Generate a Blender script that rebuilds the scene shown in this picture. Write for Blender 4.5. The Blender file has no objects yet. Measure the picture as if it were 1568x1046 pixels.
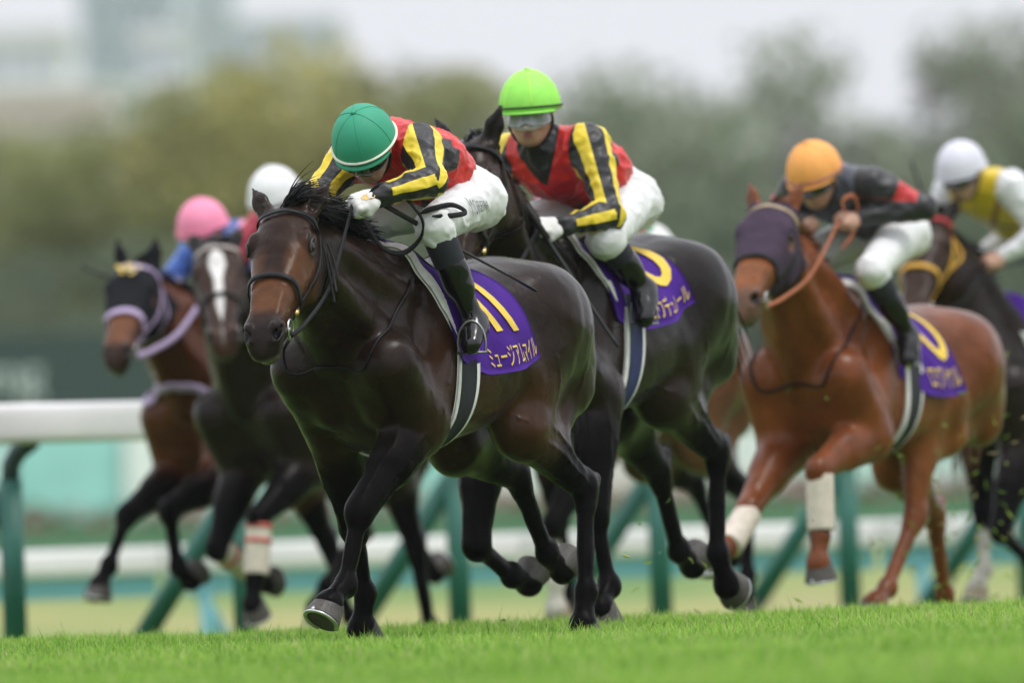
import bpy, bmesh, math, random
import numpy as np
from mathutils import Vector, Matrix

# ------------------------------------------------------------------ camera, sky, sun, exposure
scene = bpy.context.scene
C = scene.collection
CAM_H = 0.60
PITCH, ROLL = math.radians(0.773), math.radians(2.1)
cam_data = bpy.data.cameras.new('camera')
cam = bpy.data.objects.new('camera', cam_data)
C.objects.link(cam)
scene.camera = cam
cam_data.lens, cam_data.sensor_width = 400.0, 36.0
cam_data.clip_start, cam_data.clip_end = 1.0, 6000.0
_f = Vector((0, math.cos(PITCH), math.sin(PITCH)))
_r = Vector((1, 0, 0)); _u = _r.cross(_f)
_r2 = _r*math.cos(ROLL) - _u*math.sin(ROLL); _u2 = _u*math.cos(ROLL) + _r*math.sin(ROLL)
_m = Matrix((( _r2.x, _u2.x, -_f.x, 0), (_r2.y, _u2.y, -_f.y, 0), (_r2.z, _u2.z, -_f.z, CAM_H), (0, 0, 0, 1)))
cam.matrix_world = _m
cam_data.dof.use_dof = True
cam_data.dof.focus_distance = 45.6
cam_data.dof.aperture_fstop = 2.35

world = bpy.data.worlds.new('World'); scene.world = world
world.use_nodes = True
wn, wl = world.node_tree.nodes, world.node_tree.links
wn.clear()
w_out = wn.new('ShaderNodeOutputWorld'); w_bg = wn.new('ShaderNodeBackground')
w_sky = wn.new('ShaderNodeTexSky'); w_sky.sky_type = 'NISHITA'; w_sky.sun_disc = False
SUN_EL, SUN_AZ = math.radians(64), math.radians(118)
w_sky.sun_elevation, w_sky.sun_rotation = SUN_EL, SUN_AZ
w_sky.air_density, w_sky.dust_density = 1.0, 3.0
# overcast: an even pale cloud layer over the clear sky, a little brighter overhead, faint soft mottling
w_geo = wn.new('ShaderNodeTexCoord'); w_sep = wn.new('ShaderNodeSeparateXYZ')
wl.new(w_geo.outputs['Generated'], w_sep.inputs[0])
w_ramp = wn.new('ShaderNodeMapRange'); w_ramp.inputs['From Min'].default_value = 0.0; w_ramp.inputs['From Max'].default_value = 1.0
w_ramp.inputs['To Min'].default_value = 7.6; w_ramp.inputs['To Max'].default_value = 16.0
wl.new(w_sep.outputs['Z'], w_ramp.inputs['Value'])
w_noise = wn.new('ShaderNodeTexNoise'); w_noise.inputs['Scale'].default_value = 2.5; w_noise.inputs['Detail'].default_value = 3
wl.new(w_geo.outputs['Generated'], w_noise.inputs['Vector'])
w_nr = wn.new('ShaderNodeMapRange'); w_nr.inputs['To Min'].default_value = 0.9; w_nr.inputs['To Max'].default_value = 1.1
wl.new(w_noise.outputs['Fac'], w_nr.inputs['Value'])
w_mul = wn.new('ShaderNodeMath'); w_mul.operation = 'MULTIPLY'
wl.new(w_ramp.outputs[0], w_mul.inputs[0]); wl.new(w_nr.outputs[0], w_mul.inputs[1])
w_tint = wn.new('ShaderNodeVectorMath'); w_tint.operation = 'SCALE'; w_tint.inputs[0].default_value = (0.955, 0.975, 1.03)
wl.new(w_mul.outputs[0], w_tint.inputs['Scale'])
w_mix = wn.new('ShaderNodeMix'); w_mix.data_type = 'RGBA'; w_mix.inputs[0].default_value = 0.93
wl.new(w_sky.outputs[0], w_mix.inputs[6]); wl.new(w_tint.outputs[0], w_mix.inputs[7])
wl.new(w_mix.outputs[2], w_bg.inputs[0]); w_bg.inputs[1].default_value = 0.11
wl.new(w_bg.outputs[0], w_out.inputs[0])

sun_data = bpy.data.lights.new('sun', 'SUN'); sun = bpy.data.objects.new('sun', sun_data); C.objects.link(sun)
sun_data.energy, sun_data.angle, sun_data.color = 1.5, math.radians(14), (1.0, 0.97, 0.92)
_sd = Vector((math.sin(SUN_AZ)*math.cos(SUN_EL), math.cos(SUN_AZ)*math.cos(SUN_EL), math.sin(SUN_EL)))
sun.rotation_euler = _sd.to_track_quat('Z', 'Y').to_euler()
sun.location = (0, 0, 60)

scene.view_settings.view_transform = 'Standard'
scene.view_settings.look = 'None'
scene.view_settings.exposure = 0.08
scene.view_settings.gamma = 1.0
scene.view_settings.use_curve_mapping = False
scene.render.engine = 'CYCLES'
scene.cycles.use_denoising = True
scene.cycles.max_bounces = 6
scene.cycles.diffuse_bounces = 3
scene.cycles.glossy_bounces = 3
scene.cycles.transparent_max_bounces = 6
scene.cycles.caustics_reflective = False
scene.cycles.caustics_refractive = False
RNG = np.random.default_rng(7)
random.seed(7)

# ------------------------------------------------------------------ small helpers
def tag(o, label=None, cat=None, group=None, kind=None):
    if label: o['label'] = label
    if cat: o['category'] = cat
    if group: o['group'] = group
    if kind: o['kind'] = kind
    return o

def empty(name, loc=(0, 0, 0), rz=0.0, scale=1.0):
    o = bpy.data.objects.new(name, None); C.objects.link(o)
    o.location = loc; o.rotation_euler = (0, 0, rz); o.scale = (scale,)*3
    o.empty_display_size = 0.2
    return o

def mesh_obj(name, verts, faces, mat=None, parent=None, smooth=True, attrs=None, shift=None):
    me = bpy.data.meshes.new(name)
    verts = np.asarray(verts, np.float32).reshape(-1, 3)
    if shift is not None: verts = verts - np.asarray(shift, np.float32)
    if isinstance(faces, np.ndarray):
        nf, k = faces.shape
        me.vertices.add(len(verts)); me.vertices.foreach_set('co', verts.ravel())
        me.loops.add(nf*k); me.polygons.add(nf)
        me.loops.foreach_set('vertex_index', faces.astype(np.int32).ravel())
        me.polygons.foreach_set('loop_start', np.arange(0, nf*k, k, dtype=np.int32))
        me.polygons.foreach_set('loop_total', np.full(nf, k, np.int32))
        me.update(calc_edges=True)
    else:
        me.from_pydata([tuple(map(float, v)) for v in verts], [], [tuple(int(i) for i in f) for f in faces])
    me.validate()
    me.polygons.foreach_set('use_smooth', [bool(smooth)]*len(me.polygons))
    for k, a in (attrs or {}).items():
        a = np.asarray(a, np.float32)
        if a.ndim == 2:
            at = me.attributes.new(k, 'FLOAT_COLOR', 'POINT')
            at.data.foreach_set('color', np.c_[a[:, :3], np.ones(len(a))].astype(np.float32).ravel())
        else:
            at = me.attributes.new(k, 'FLOAT', 'POINT'); at.data.foreach_set('value', a)
    me.update()
    if mat: me.materials.append(mat)
    o = bpy.data.objects.new(name, me); C.objects.link(o)
    if parent: o.parent = parent
    return o

class Shapes:
    """collects quads and tris, builds one mesh"""
    def __init__(s): s.v = []; s.f = []
    def add(s, v, f):
        n = len(s.v); s.v += [tuple(map(float, p)) for p in v]; s.f += [tuple(int(i)+n for i in q) for q in f]
    def box(s, c, size, rz=0.0, bevel=0.0):
        x, y, z = [a/2 for a in size]; ca, sa = math.cos(rz), math.sin(rz)
        b = min(bevel, x*.9, y*.9, z*.9)
        if b <= 0:
            P = [(i*x, j*y, k*z) for i in (-1, 1) for j in (-1, 1) for k in (-1, 1)]
            Fc = [(0, 1, 3, 2), (4, 6, 7, 5), (0, 4, 5, 1), (2, 3, 7, 6), (0, 2, 6, 4), (1, 5, 7, 3)]
        else:
            P = []; 
            for k, zz in ((0, -z), (1, -z+b), (2, z-b), (3, z)):
                i = b if k in (0, 3) else 0
                for (px, py) in ((x-b, y), (x, y-b), (x, -y+b), (x-b, -y), (-x+b, -y), (-x, -y+b), (-x, y-b), (-x+b, y)):
                    P.append((px-math.copysign(i, px)*.7, py-math.copysign(i, py)*.7, zz))
            Fc = [tuple(range(8)), tuple(range(31, 23, -1))]
            for k in range(3):
                for i in range(8):
                    j = (i+1) % 8; Fc.append((k*8+j, k*8+i, k*8+8+i, k*8+8+j))
        s.add([(c[0]+p[0]*ca-p[1]*sa, c[1]+p[0]*sa+p[1]*ca, c[2]+p[2]) for p in P], Fc)
    def tube(s, pts, r, n=10, cap=True, flat=1.0, up=None, pw=1.0):
        pts = np.asarray(pts, float); m = len(pts)
        r = np.broadcast_to(np.asarray(r, float), (m,))
        tan = np.gradient(pts, axis=0); tan /= np.linalg.norm(tan, axis=1)[:, None]+1e-9
        ref = np.array(up if up is not None else (0, 0, 1), float)
        if abs(tan[0]@ref) > .95: ref = np.array((1., 0, 0))
        V = []
        for i in range(m):
            a = np.cross(ref, tan[i]); a /= np.linalg.norm(a)+1e-9; b = np.cross(tan[i], a)
            if up is None: ref = b
            for k in range(n):
                t = 2*math.pi*k/n; ct, st = math.cos(t), math.sin(t); ct = math.copysign(abs(ct)**pw, ct); st = math.copysign(abs(st)**pw, st); V.append(pts[i]+r[i]*(ct*a+st*flat*b))
        Fc = []
        for i in range(m-1):
            for k in range(n):
                k2 = (k+1) % n; Fc.append((i*n+k, i*n+k2, (i+1)*n+k2, (i+1)*n+k))
        if cap: Fc += [tuple(range(n-1, -1, -1)), tuple(range((m-1)*n, m*n))]
        s.add(V, Fc)
    def build(s, name, mat, parent=None, smooth=True, shift=None):
        return mesh_obj(name, np.array(s.v), s.f, mat, parent, smooth, shift=shift)

def spline(pts, n):
    """Catmull-Rom through pts, n samples"""
    P = np.asarray(pts, float); P = np.vstack([2*P[0]-P[1], P, 2*P[-1]-P[-2]])
    t = np.linspace(0, len(P)-3-1e-6, n); i = t.astype(int); u = (t-i)[:, None]
    a, b, c, d = P[i], P[i+1], P[i+2], P[i+3]
    return .5*((2*b)+(c-a)*u+(2*a-5*b+4*c-d)*u*u+(3*b-a-3*c+d)*u**3)

def smooth01(x, a, b):
    t = np.clip((x-a)/(b-a), 0, 1); return t*t*(3-2*t)

# ------------------------------------------------------------------ materials
MATS = {}
def new_mat(name):
    m = bpy.data.materials.new(name); m.use_nodes = True
    nt = m.node_tree; b = nt.nodes['Principled BSDF']
    return m, nt, b
def nd(nt, t, **kw):
    n = nt.nodes.new(t)
    for k, v in kw.items():
        if hasattr(n, k): setattr(n, k, v)
    return n
def bump(nt, b, scale, strength, dist=0.002, stretch=None, detail=3):
    tc = nd(nt, 'ShaderNodeTexCoord'); no = nd(nt, 'ShaderNodeTexNoise'); no.inputs['Scale'].default_value = scale; no.inputs['Detail'].default_value = detail
    src = tc.outputs['Object']
    if stretch:
        mp = nd(nt, 'ShaderNodeMapping'); mp.inputs['Scale'].default_value = stretch; nt.links.new(src, mp.inputs[0]); src = mp.outputs[0]
    nt.links.new(src, no.inputs['Vector'])
    bu = nd(nt, 'ShaderNodeBump'); bu.inputs['Strength'].default_value = strength; bu.inputs['Distance'].default_value = dist
    nt.links.new(no.outputs['Fac'], bu.inputs['Height']); nt.links.new(bu.outputs[0], b.inputs['Normal'])
    return no, bu, src
def mul_noise(nt, col_socket, b, src, scale, lo, hi, detail=4, rough=.5):
    no = nd(nt, 'ShaderNodeTexNoise'); no.inputs['Scale'].default_value = scale; no.inputs['Detail'].default_value = detail; no.inputs['Roughness'].default_value = rough
    nt.links.new(src, no.inputs['Vector'])
    mr = nd(nt, 'ShaderNodeMapRange'); mr.inputs['From Min'].default_value = .3; mr.inputs['From Max'].default_value = .7
    mr.inputs['To Min'].default_value = lo; mr.inputs['To Max'].default_value = hi
    nt.links.new(no.outputs['Fac'], mr.inputs['Value'])
    vm = nd(nt, 'ShaderNodeVectorMath', operation='SCALE'); nt.links.new(col_socket, vm.inputs[0]); nt.links.new(mr.outputs[0], vm.inputs['Scale'])
    nt.links.new(vm.outputs[0], b.inputs['Base Color'])
def plain(name, col, rough=.5, metal=0.0, var=.12, nscale=30, bstr=.15, bscale=200, coat=0.0, sheen=0.0, spec=.5):
    if name in MATS: return MATS[name]
    m, nt, b = new_mat(name)
    rgb = nd(nt, 'ShaderNodeRGB'); rgb.outputs[0].default_value = (*col, 1)
    no, bu, src = bump(nt, b, bscale, bstr)
    mul_noise(nt, rgb.outputs[0], b, src, nscale, 1-var, 1+var)
    b.inputs['Roughness'].default_value = rough; b.inputs['Metallic'].default_value = metal
    b.inputs['Coat Weight'].default_value = coat; b.inputs['Coat Roughness'].default_value = .15
    b.inputs['Sheen Weight'].default_value = sheen; b.inputs['Specular IOR Level'].default_value = spec
    MATS[name] = m; return m
def attr_mat(name, attr, rough=.5, coat=0.0, var=.15, nscale=12, bscale=300, bstr=.1, bdist=.002, stretch=None, sheen=0.0, spec=.5):
    if name in MATS: return MATS[name]
    m, nt, b = new_mat(name)
    at = nd(nt, 'ShaderNodeAttribute'); at.attribute_name = attr
    no, bu, src = bump(nt, b, bscale, bstr, bdist, stretch)
    tc = nd(nt, 'ShaderNodeTexCoord')
    mul_noise(nt, at.outputs['Color'], b, tc.outputs['Object'], nscale, 1-var, 1+var)
    b.inputs['Roughness'].default_value = rough; b.inputs['Coat Weight'].default_value = coat; b.inputs['Coat Roughness'].default_value = .35
    b.inputs['Sheen Weight'].default_value = sheen; b.inputs['Specular IOR Level'].default_value = spec
    MATS[name] = m; return m

# ------------------------------------------------------------------ signed-distance modelling
class Prim:
    def __init__(s, f, lo, hi): s.f = f; s.lo = np.asarray(lo, float); s.hi = np.asarray(hi, float)
def A(*v): return np.array(v, float)
def cone(a, b, ra, rb, lat=None, fl=1.0):
    a = np.asarray(a, np.float32); b = np.asarray(b, np.float32); ab = b-a; L2 = float(ab@ab)+1e-9
    if lat is not None:
        l = np.asarray(lat, float); l = l-ab*(l@ab)/L2; l = (l/np.linalg.norm(l)).astype(np.float32)
    mx = max(ra, rb)*max(1, fl)
    def f(P):
        t = np.clip((P-a)@ab/L2, 0, 1); v = P-a-t[:, None]*ab; r = ra+(rb-ra)*t
        q = np.einsum('ij,ij->i', v, v)
        if lat is not None and fl != 1.0:
            vl = v@l; q = np.maximum(q-vl*vl, 0)+(vl/fl)**2
            return (np.sqrt(q)-r)*min(1, fl)**.5
        return np.sqrt(q)-r
    return Prim(f, np.minimum(a, b)-mx, np.maximum(a, b)+mx)
def ball(c, r): return cone(c, np.asarray(c, float)+A(0, 0, 1e-4), r, r)
def ellip(c, axes, rad):
    c = np.asarray(c, np.float32); M = np.asarray(axes, np.float32); R = np.asarray(rad, np.float32)
    def f(P):
        q = ((P-c)@M.T)/R; k = np.sqrt(np.einsum('ij,ij->i', q, q)); 
        g = q/R; k2 = np.sqrt(np.einsum('ij,ij->i', g, g))+1e-6
        return np.where(k < .2, (k-1)*R.min(), k*(k-1)/k2)
    m = float(R.max()); return Prim(f, c-m, c+m)
def loft(o, axes, sec, n=2.0):
    """sec rows: s, top, bottom, half width, egg; axes rows: along, up, side"""
    o = np.asarray(o, np.float32); M = np.asarray(axes, np.float32); sec = np.asarray(sec, float)
    ss = np.linspace(sec[0, 0], sec[-1, 0], 160)
    def pch(y):   # smooth interpolation, monotone enough
        x = sec[:, 0]; d = np.gradient(y, x); i = np.clip(np.searchsorted(x, ss)-1, 0, len(x)-2); h = x[i+1]-x[i]; t = (ss-x[i])/h
        return (2*t**3-3*t**2+1)*y[i]+(t**3-2*t**2+t)*h*d[i]+(-2*t**3+3*t**2)*y[i+1]+(t**3-t**2)*h*d[i+1]
    tp, bt, w, e = [pch(sec[:, i]) for i in (1, 2, 3, 4)]
    w = np.maximum(w, .004); hh = np.maximum((tp-bt)/2, .004)
    def f(P):
        q = (P-o)@M.T; s = np.clip(q[:, 0], ss[0], ss[-1]); ds = q[:, 0]-s
        W = np.interp(s, ss, w); Hh = np.interp(s, ss, hh); c = np.interp(s, ss, (tp+bt)/2); E = np.interp(s, ss, e)
        t = (q[:, 1]-c)/Hh; We = W*(1+E*np.clip(t, -1.2, 1.2))
        k = (np.abs(t)**n+np.abs(q[:, 2]/We)**n)**(1/n)
        d = (k-1)*np.minimum(Hh, W)
        return np.where(ds == 0, d, np.sqrt(np.maximum(d, 0)**2+ds**2)+np.minimum(d, 0)*0)
    mx = max(np.abs(tp).max(), np.abs(bt).max(), w.max()*1.4)
    corners = np.array([o+a*M[0]+b*M[1]+g*M[2] for a in (ss[0], ss[-1]) for b in (bt.min(), tp.max()) for g in (-w.max()*1.3, w.max()*1.3)])
    return Prim(f, corners.min(0), corners.max(0))
def wobble(P, f, seed=0):
    P = np.asarray(P, float); r = np.random.default_rng(seed); out = 0
    for i in range(5):
        d = r.normal(size=3); d *= f*(.7+.25*i)/np.linalg.norm(d); out = out+np.sin(P@d+r.uniform(0, 6)+1.3*np.sin(P@np.roll(d, 1)*.6+i))/(1+.35*i)
    return out/2.6
def folds(P, f, seed, ridge):
    w = wobble(P, f, seed)
    return np.minimum(np.abs(w)*2.2, 1)-.6 if ridge else w
class Field:
    def __init__(s): s.ops = []
    def u(s, p, k=.03): s.ops.append(('u', p, k)); return s
    def sub(s, p, k=.01): s.ops.append(('s', p, k)); return s
    def clip(s, c, n): s.ops.append(('c', (np.asarray(c, np.float32), np.asarray(n, np.float32)/np.linalg.norm(n)), 0)); return s
    def disp(s, amp, freq, seed=0, ridge=False): s.ops.append(('d', (amp, freq, seed, ridge), 0)); return s
    @staticmethod
    def comb(m, a, b, k):
        if m == 'u':
            h = np.clip(.5+.5*(a-b)/k, 0, 1); return a+(b-a)*h-k*h*(1-h)
        h = np.clip(.5-.5*(a+b)/k, 0, 1); return a+(-b-a)*h+k*h*(1-h)
    def ev(s, P):
        P = np.asarray(P, np.float32).reshape(-1, 3); d = np.full(len(P), 9., np.float32); pl, ph = P.min(0)-.16, P.max(0)+.16
        for m, p, k in s.ops:
            if m in 'us' and (np.any(p.lo > ph) or np.any(p.hi < pl)): continue
            if m in 'us': d = s.comb(m, d, p.f(P), k)
            elif m == 'c': d = np.maximum(d, (P-p[0])@p[1])
            else: d = d+p[0]*folds(P, *p[1:])
        return d
    def grad(s, P, e=.003):
        P = np.asarray(P, float); n = len(P); O = np.eye(3)*e
        v = s.ev(np.concatenate([P+o for o in O]+[P-o for o in O])).reshape(6, n); g = (v[:3]-v[3:]).T; return g/(np.linalg.norm(g, axis=1)[:, None]+1e-9)
    def onto(s, P, off=0.0, it=4):
        P = np.asarray(P, float).reshape(-1, 3).copy()
        for _ in range(it): P -= np.clip(s.ev(P)-off, -.05, .05)[:, None]*s.grad(P)*.9
        return P
    def mesh(s, h):
        us = [p for m, p, k in s.ops if m == 'u']
        lo = np.min([p.lo for p in us], 0)-3*h; hi = np.max([p.hi for p in us], 0)+3*h
        n = np.ceil((hi-lo)/h).astype(int)+1
        ax = [(lo[i]+h*np.arange(n[i])).astype(np.float32) for i in range(3)]
        D = np.full(n, .3, np.float32)
        for m, p, k in s.ops:
            if m in 'us':
                i0 = np.maximum(np.floor((p.lo-k-2*h-lo)/h).astype(int), 0); i1 = np.minimum(np.ceil((p.hi+k+2*h-lo)/h).astype(int)+1, n)
                if np.any(i1 <= i0): continue
                sl = tuple(slice(a, b) for a, b in zip(i0, i1))
                G = np.stack(np.meshgrid(*[ax[i][sl[i]] for i in range(3)], indexing='ij'), -1).reshape(-1, 3)
                sub = D[sl]; D[sl] = s.comb(m, sub.ravel(), p.f(G), k).reshape(sub.shape)
            elif m == 'c':
                c, nn = p
                pl = ((ax[0]-c[0])*nn[0])[:, None, None]+((ax[1]-c[1])*nn[1])[None, :, None]+((ax[2]-c[2])*nn[2])[None, None, :]
                D = np.maximum(D, pl)
            else:
                msk = np.abs(D) < .03; ii = np.argwhere(msk)
                G = np.stack([ax[k2][ii[:, k2]] for k2 in range(3)], -1)
                D[msk] += p[0]*folds(G, *p[1:])
        return surface_nets(D, lo, h)
def surface_nets(D, lo, h):
    S = D < 0
    cnt = np.zeros([a-1 for a in D.shape], np.uint8)
    cs = [(i, j, k) for i in (0, 1) for j in (0, 1) for k in (0, 1)]
    for i, j, k in cs: cnt += S[i:S.shape[0]-1+i, j:S.shape[1]-1+j, k:S.shape[2]-1+k]
    act = (cnt > 0) & (cnt < 8)
    idx = np.full(act.shape, -1, np.int64); I = np.argwhere(act); idx[act] = np.arange(len(I))
    V = np.stack([D[I[:, 0]+i, I[:, 1]+j, I[:, 2]+k] for i, j, k in cs], 1)
    acc = np.zeros((len(I), 3)); num = np.zeros(len(I))
    for a in range(8):
        for b in range(a+1, 8):
            ca, cb = np.array(cs[a]), np.array(cs[b])
            if np.abs(ca-cb).sum() != 1: continue
            va, vb = V[:, a], V[:, b]; m = (va < 0) != (vb < 0)
            t = np.where(m, va/np.where(m, va-vb, 1), 0)
            acc += np.where(m[:, None], ca+(cb-ca)*t[:, None], 0); num += m
    P = lo+h*(I+acc/num[:, None])
    Q = []
    for axis in range(3):
        a0 = [slice(None)]*3; a1 = [slice(None)]*3; a0[axis] = slice(0, -1); a1[axis] = slice(1, None)
        s0, s1 = S[tuple(a0)], S[tuple(a1)]; E = np.argwhere(s0 != s1)
        o1, o2 = (axis+1) % 3, (axis+2) % 3
        E = E[(E[:, o1] > 0) & (E[:, o2] > 0) & (E[:, o1] < D.shape[o1]-1) & (E[:, o2] < D.shape[o2]-1)]
        if not len(E): continue
        def at(d1, d2):
            e = E.copy(); e[:, o1] += d1; e[:, o2] += d2; return idx[e[:, 0], e[:, 1], e[:, 2]]
        q = np.stack([at(-1, -1), at(0, -1), at(0, 0), at(-1, 0)], 1)
        ins = s0[E[:, 0], E[:, 1], E[:, 2]]
        q[~ins] = q[~ins][:, ::-1]
        Q.append(q)
    Q = np.vstack(Q)
    # one relaxation pass removes the grid steps
    ea = np.concatenate([Q[:, a] for a in range(4)]+[Q[:, (a+1) % 4] for a in range(4)])
    eb = np.concatenate([Q[:, (a+1) % 4] for a in range(4)]+[Q[:, a] for a in range(4)])
    n = np.maximum(np.bincount(ea, minlength=len(P)), 1)
    for _ in range(2):
        sm = np.stack([np.bincount(ea, P[eb, k], minlength=len(P)) for k in range(3)], 1)
        P = .55*P+.45*sm/n[:, None]
    return P, Q.astype(np.int32)
# ------------------------------------------------------------------ racehorse: skeleton
SEG_F = [.30, .46, .28, .12, .09]; SEG_H = [.38, .46, .39, .13, .09]
LEGS = ['fl', 'fr', 'hl', 'hr']
def sdir(a): return A(math.sin(a), 0, -math.cos(a))
def skeleton(p):
    J = {}; tp = math.radians(p['tpitch']); dz = p['dz']; c, s = math.cos(tp), math.sin(tp)
    def T(x, y, z):
        x *= .93; z -= 1.2; return A(c*x-s*z, y, s*x+c*z+1.2+dz)
    J['T'] = T; J['axes'] = np.array([[c, 0, s], [-s, 0, c], [0, 1, 0]])
    for L in LEGS:
        sg = 1 if L[1] == 'l' else -1
        root, seg = (T(.56, sg*.19, 1.14), SEG_F) if L[0] == 'f' else (T(-.58, sg*.155, 1.25), SEG_H)
        sp = math.radians(p[L][5])*sg; Rx = np.array([[1, 0, 0], [0, math.cos(sp), -math.sin(sp)], [0, math.sin(sp), math.cos(sp)]])
        pts = [root]
        for a, l in zip(p[L][:5], seg): pts.append(pts[-1]+Rx@sdir(math.radians(a))*l)
        J[L] = np.array(pts); J[L+'R'] = Rx
    n1, y1, n2, y2 = [math.radians(v) for v in p['neck']]
    dn = lambda pt, yw: A(math.cos(pt)*math.cos(yw), math.cos(pt)*math.sin(yw), math.sin(pt))
    nb = T(.50, 0, 1.33); m = nb+dn(n1, y1)*.36; poll = m+dn(n2, y2)*.36
    J['neck'] = [nb, m, poll]
    hp, hy, hr = [math.radians(v) for v in p['head']]
    u = dn(hp, hy); l = A(-math.sin(hy), math.cos(hy), 0); v = np.cross(u, l)
    l2 = l*math.cos(hr)+v*math.sin(hr); v2 = v*math.cos(hr)-l*math.sin(hr)
    J['H0'] = poll+v2*.03; J['hu'], J['hv'], J['hl_'] = u, v2, l2
    J['HS'] = HS = p.get('hs', 1.13); J['hp'] = lambda a, b, c: J['H0']+HS*(a*u+b*v2+c*l2)
    return J

def trunk_loft(J):
    T = J['T']; o = T(0, 0, 1.2)
    sec = [(-.93, .10, .02, .03, 0), (-.89, .17, -.06, .13, 0), (-.80, .245, -.12, .215, -.05), (-.66, .325, -.15, .265, -.12), (-.52, .362, -.19, .272, -.18),
           (-.36, .335, -.25, .262, -.15), (-.20, .300, -.305, .272, -.12), (0.0, .285, -.345, .272, -.15), (.16, .315, -.370, .255, -.28), (.30, .385, -.375, .225, -.42),
           (.41, .365, -.345, .205, -.38), (.51, .27, -.27, .180, -.2), (.595, .15, -.17, .140, 0), (.645, .06, -.09, .07, 0), (.665, .0, -.03, .02, 0)]
    sec = [(a*.93, t, b, w*1.06, e) for a, t, b, w, e in sec]
    return loft(o, J['axes'], sec, 2.15)

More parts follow.
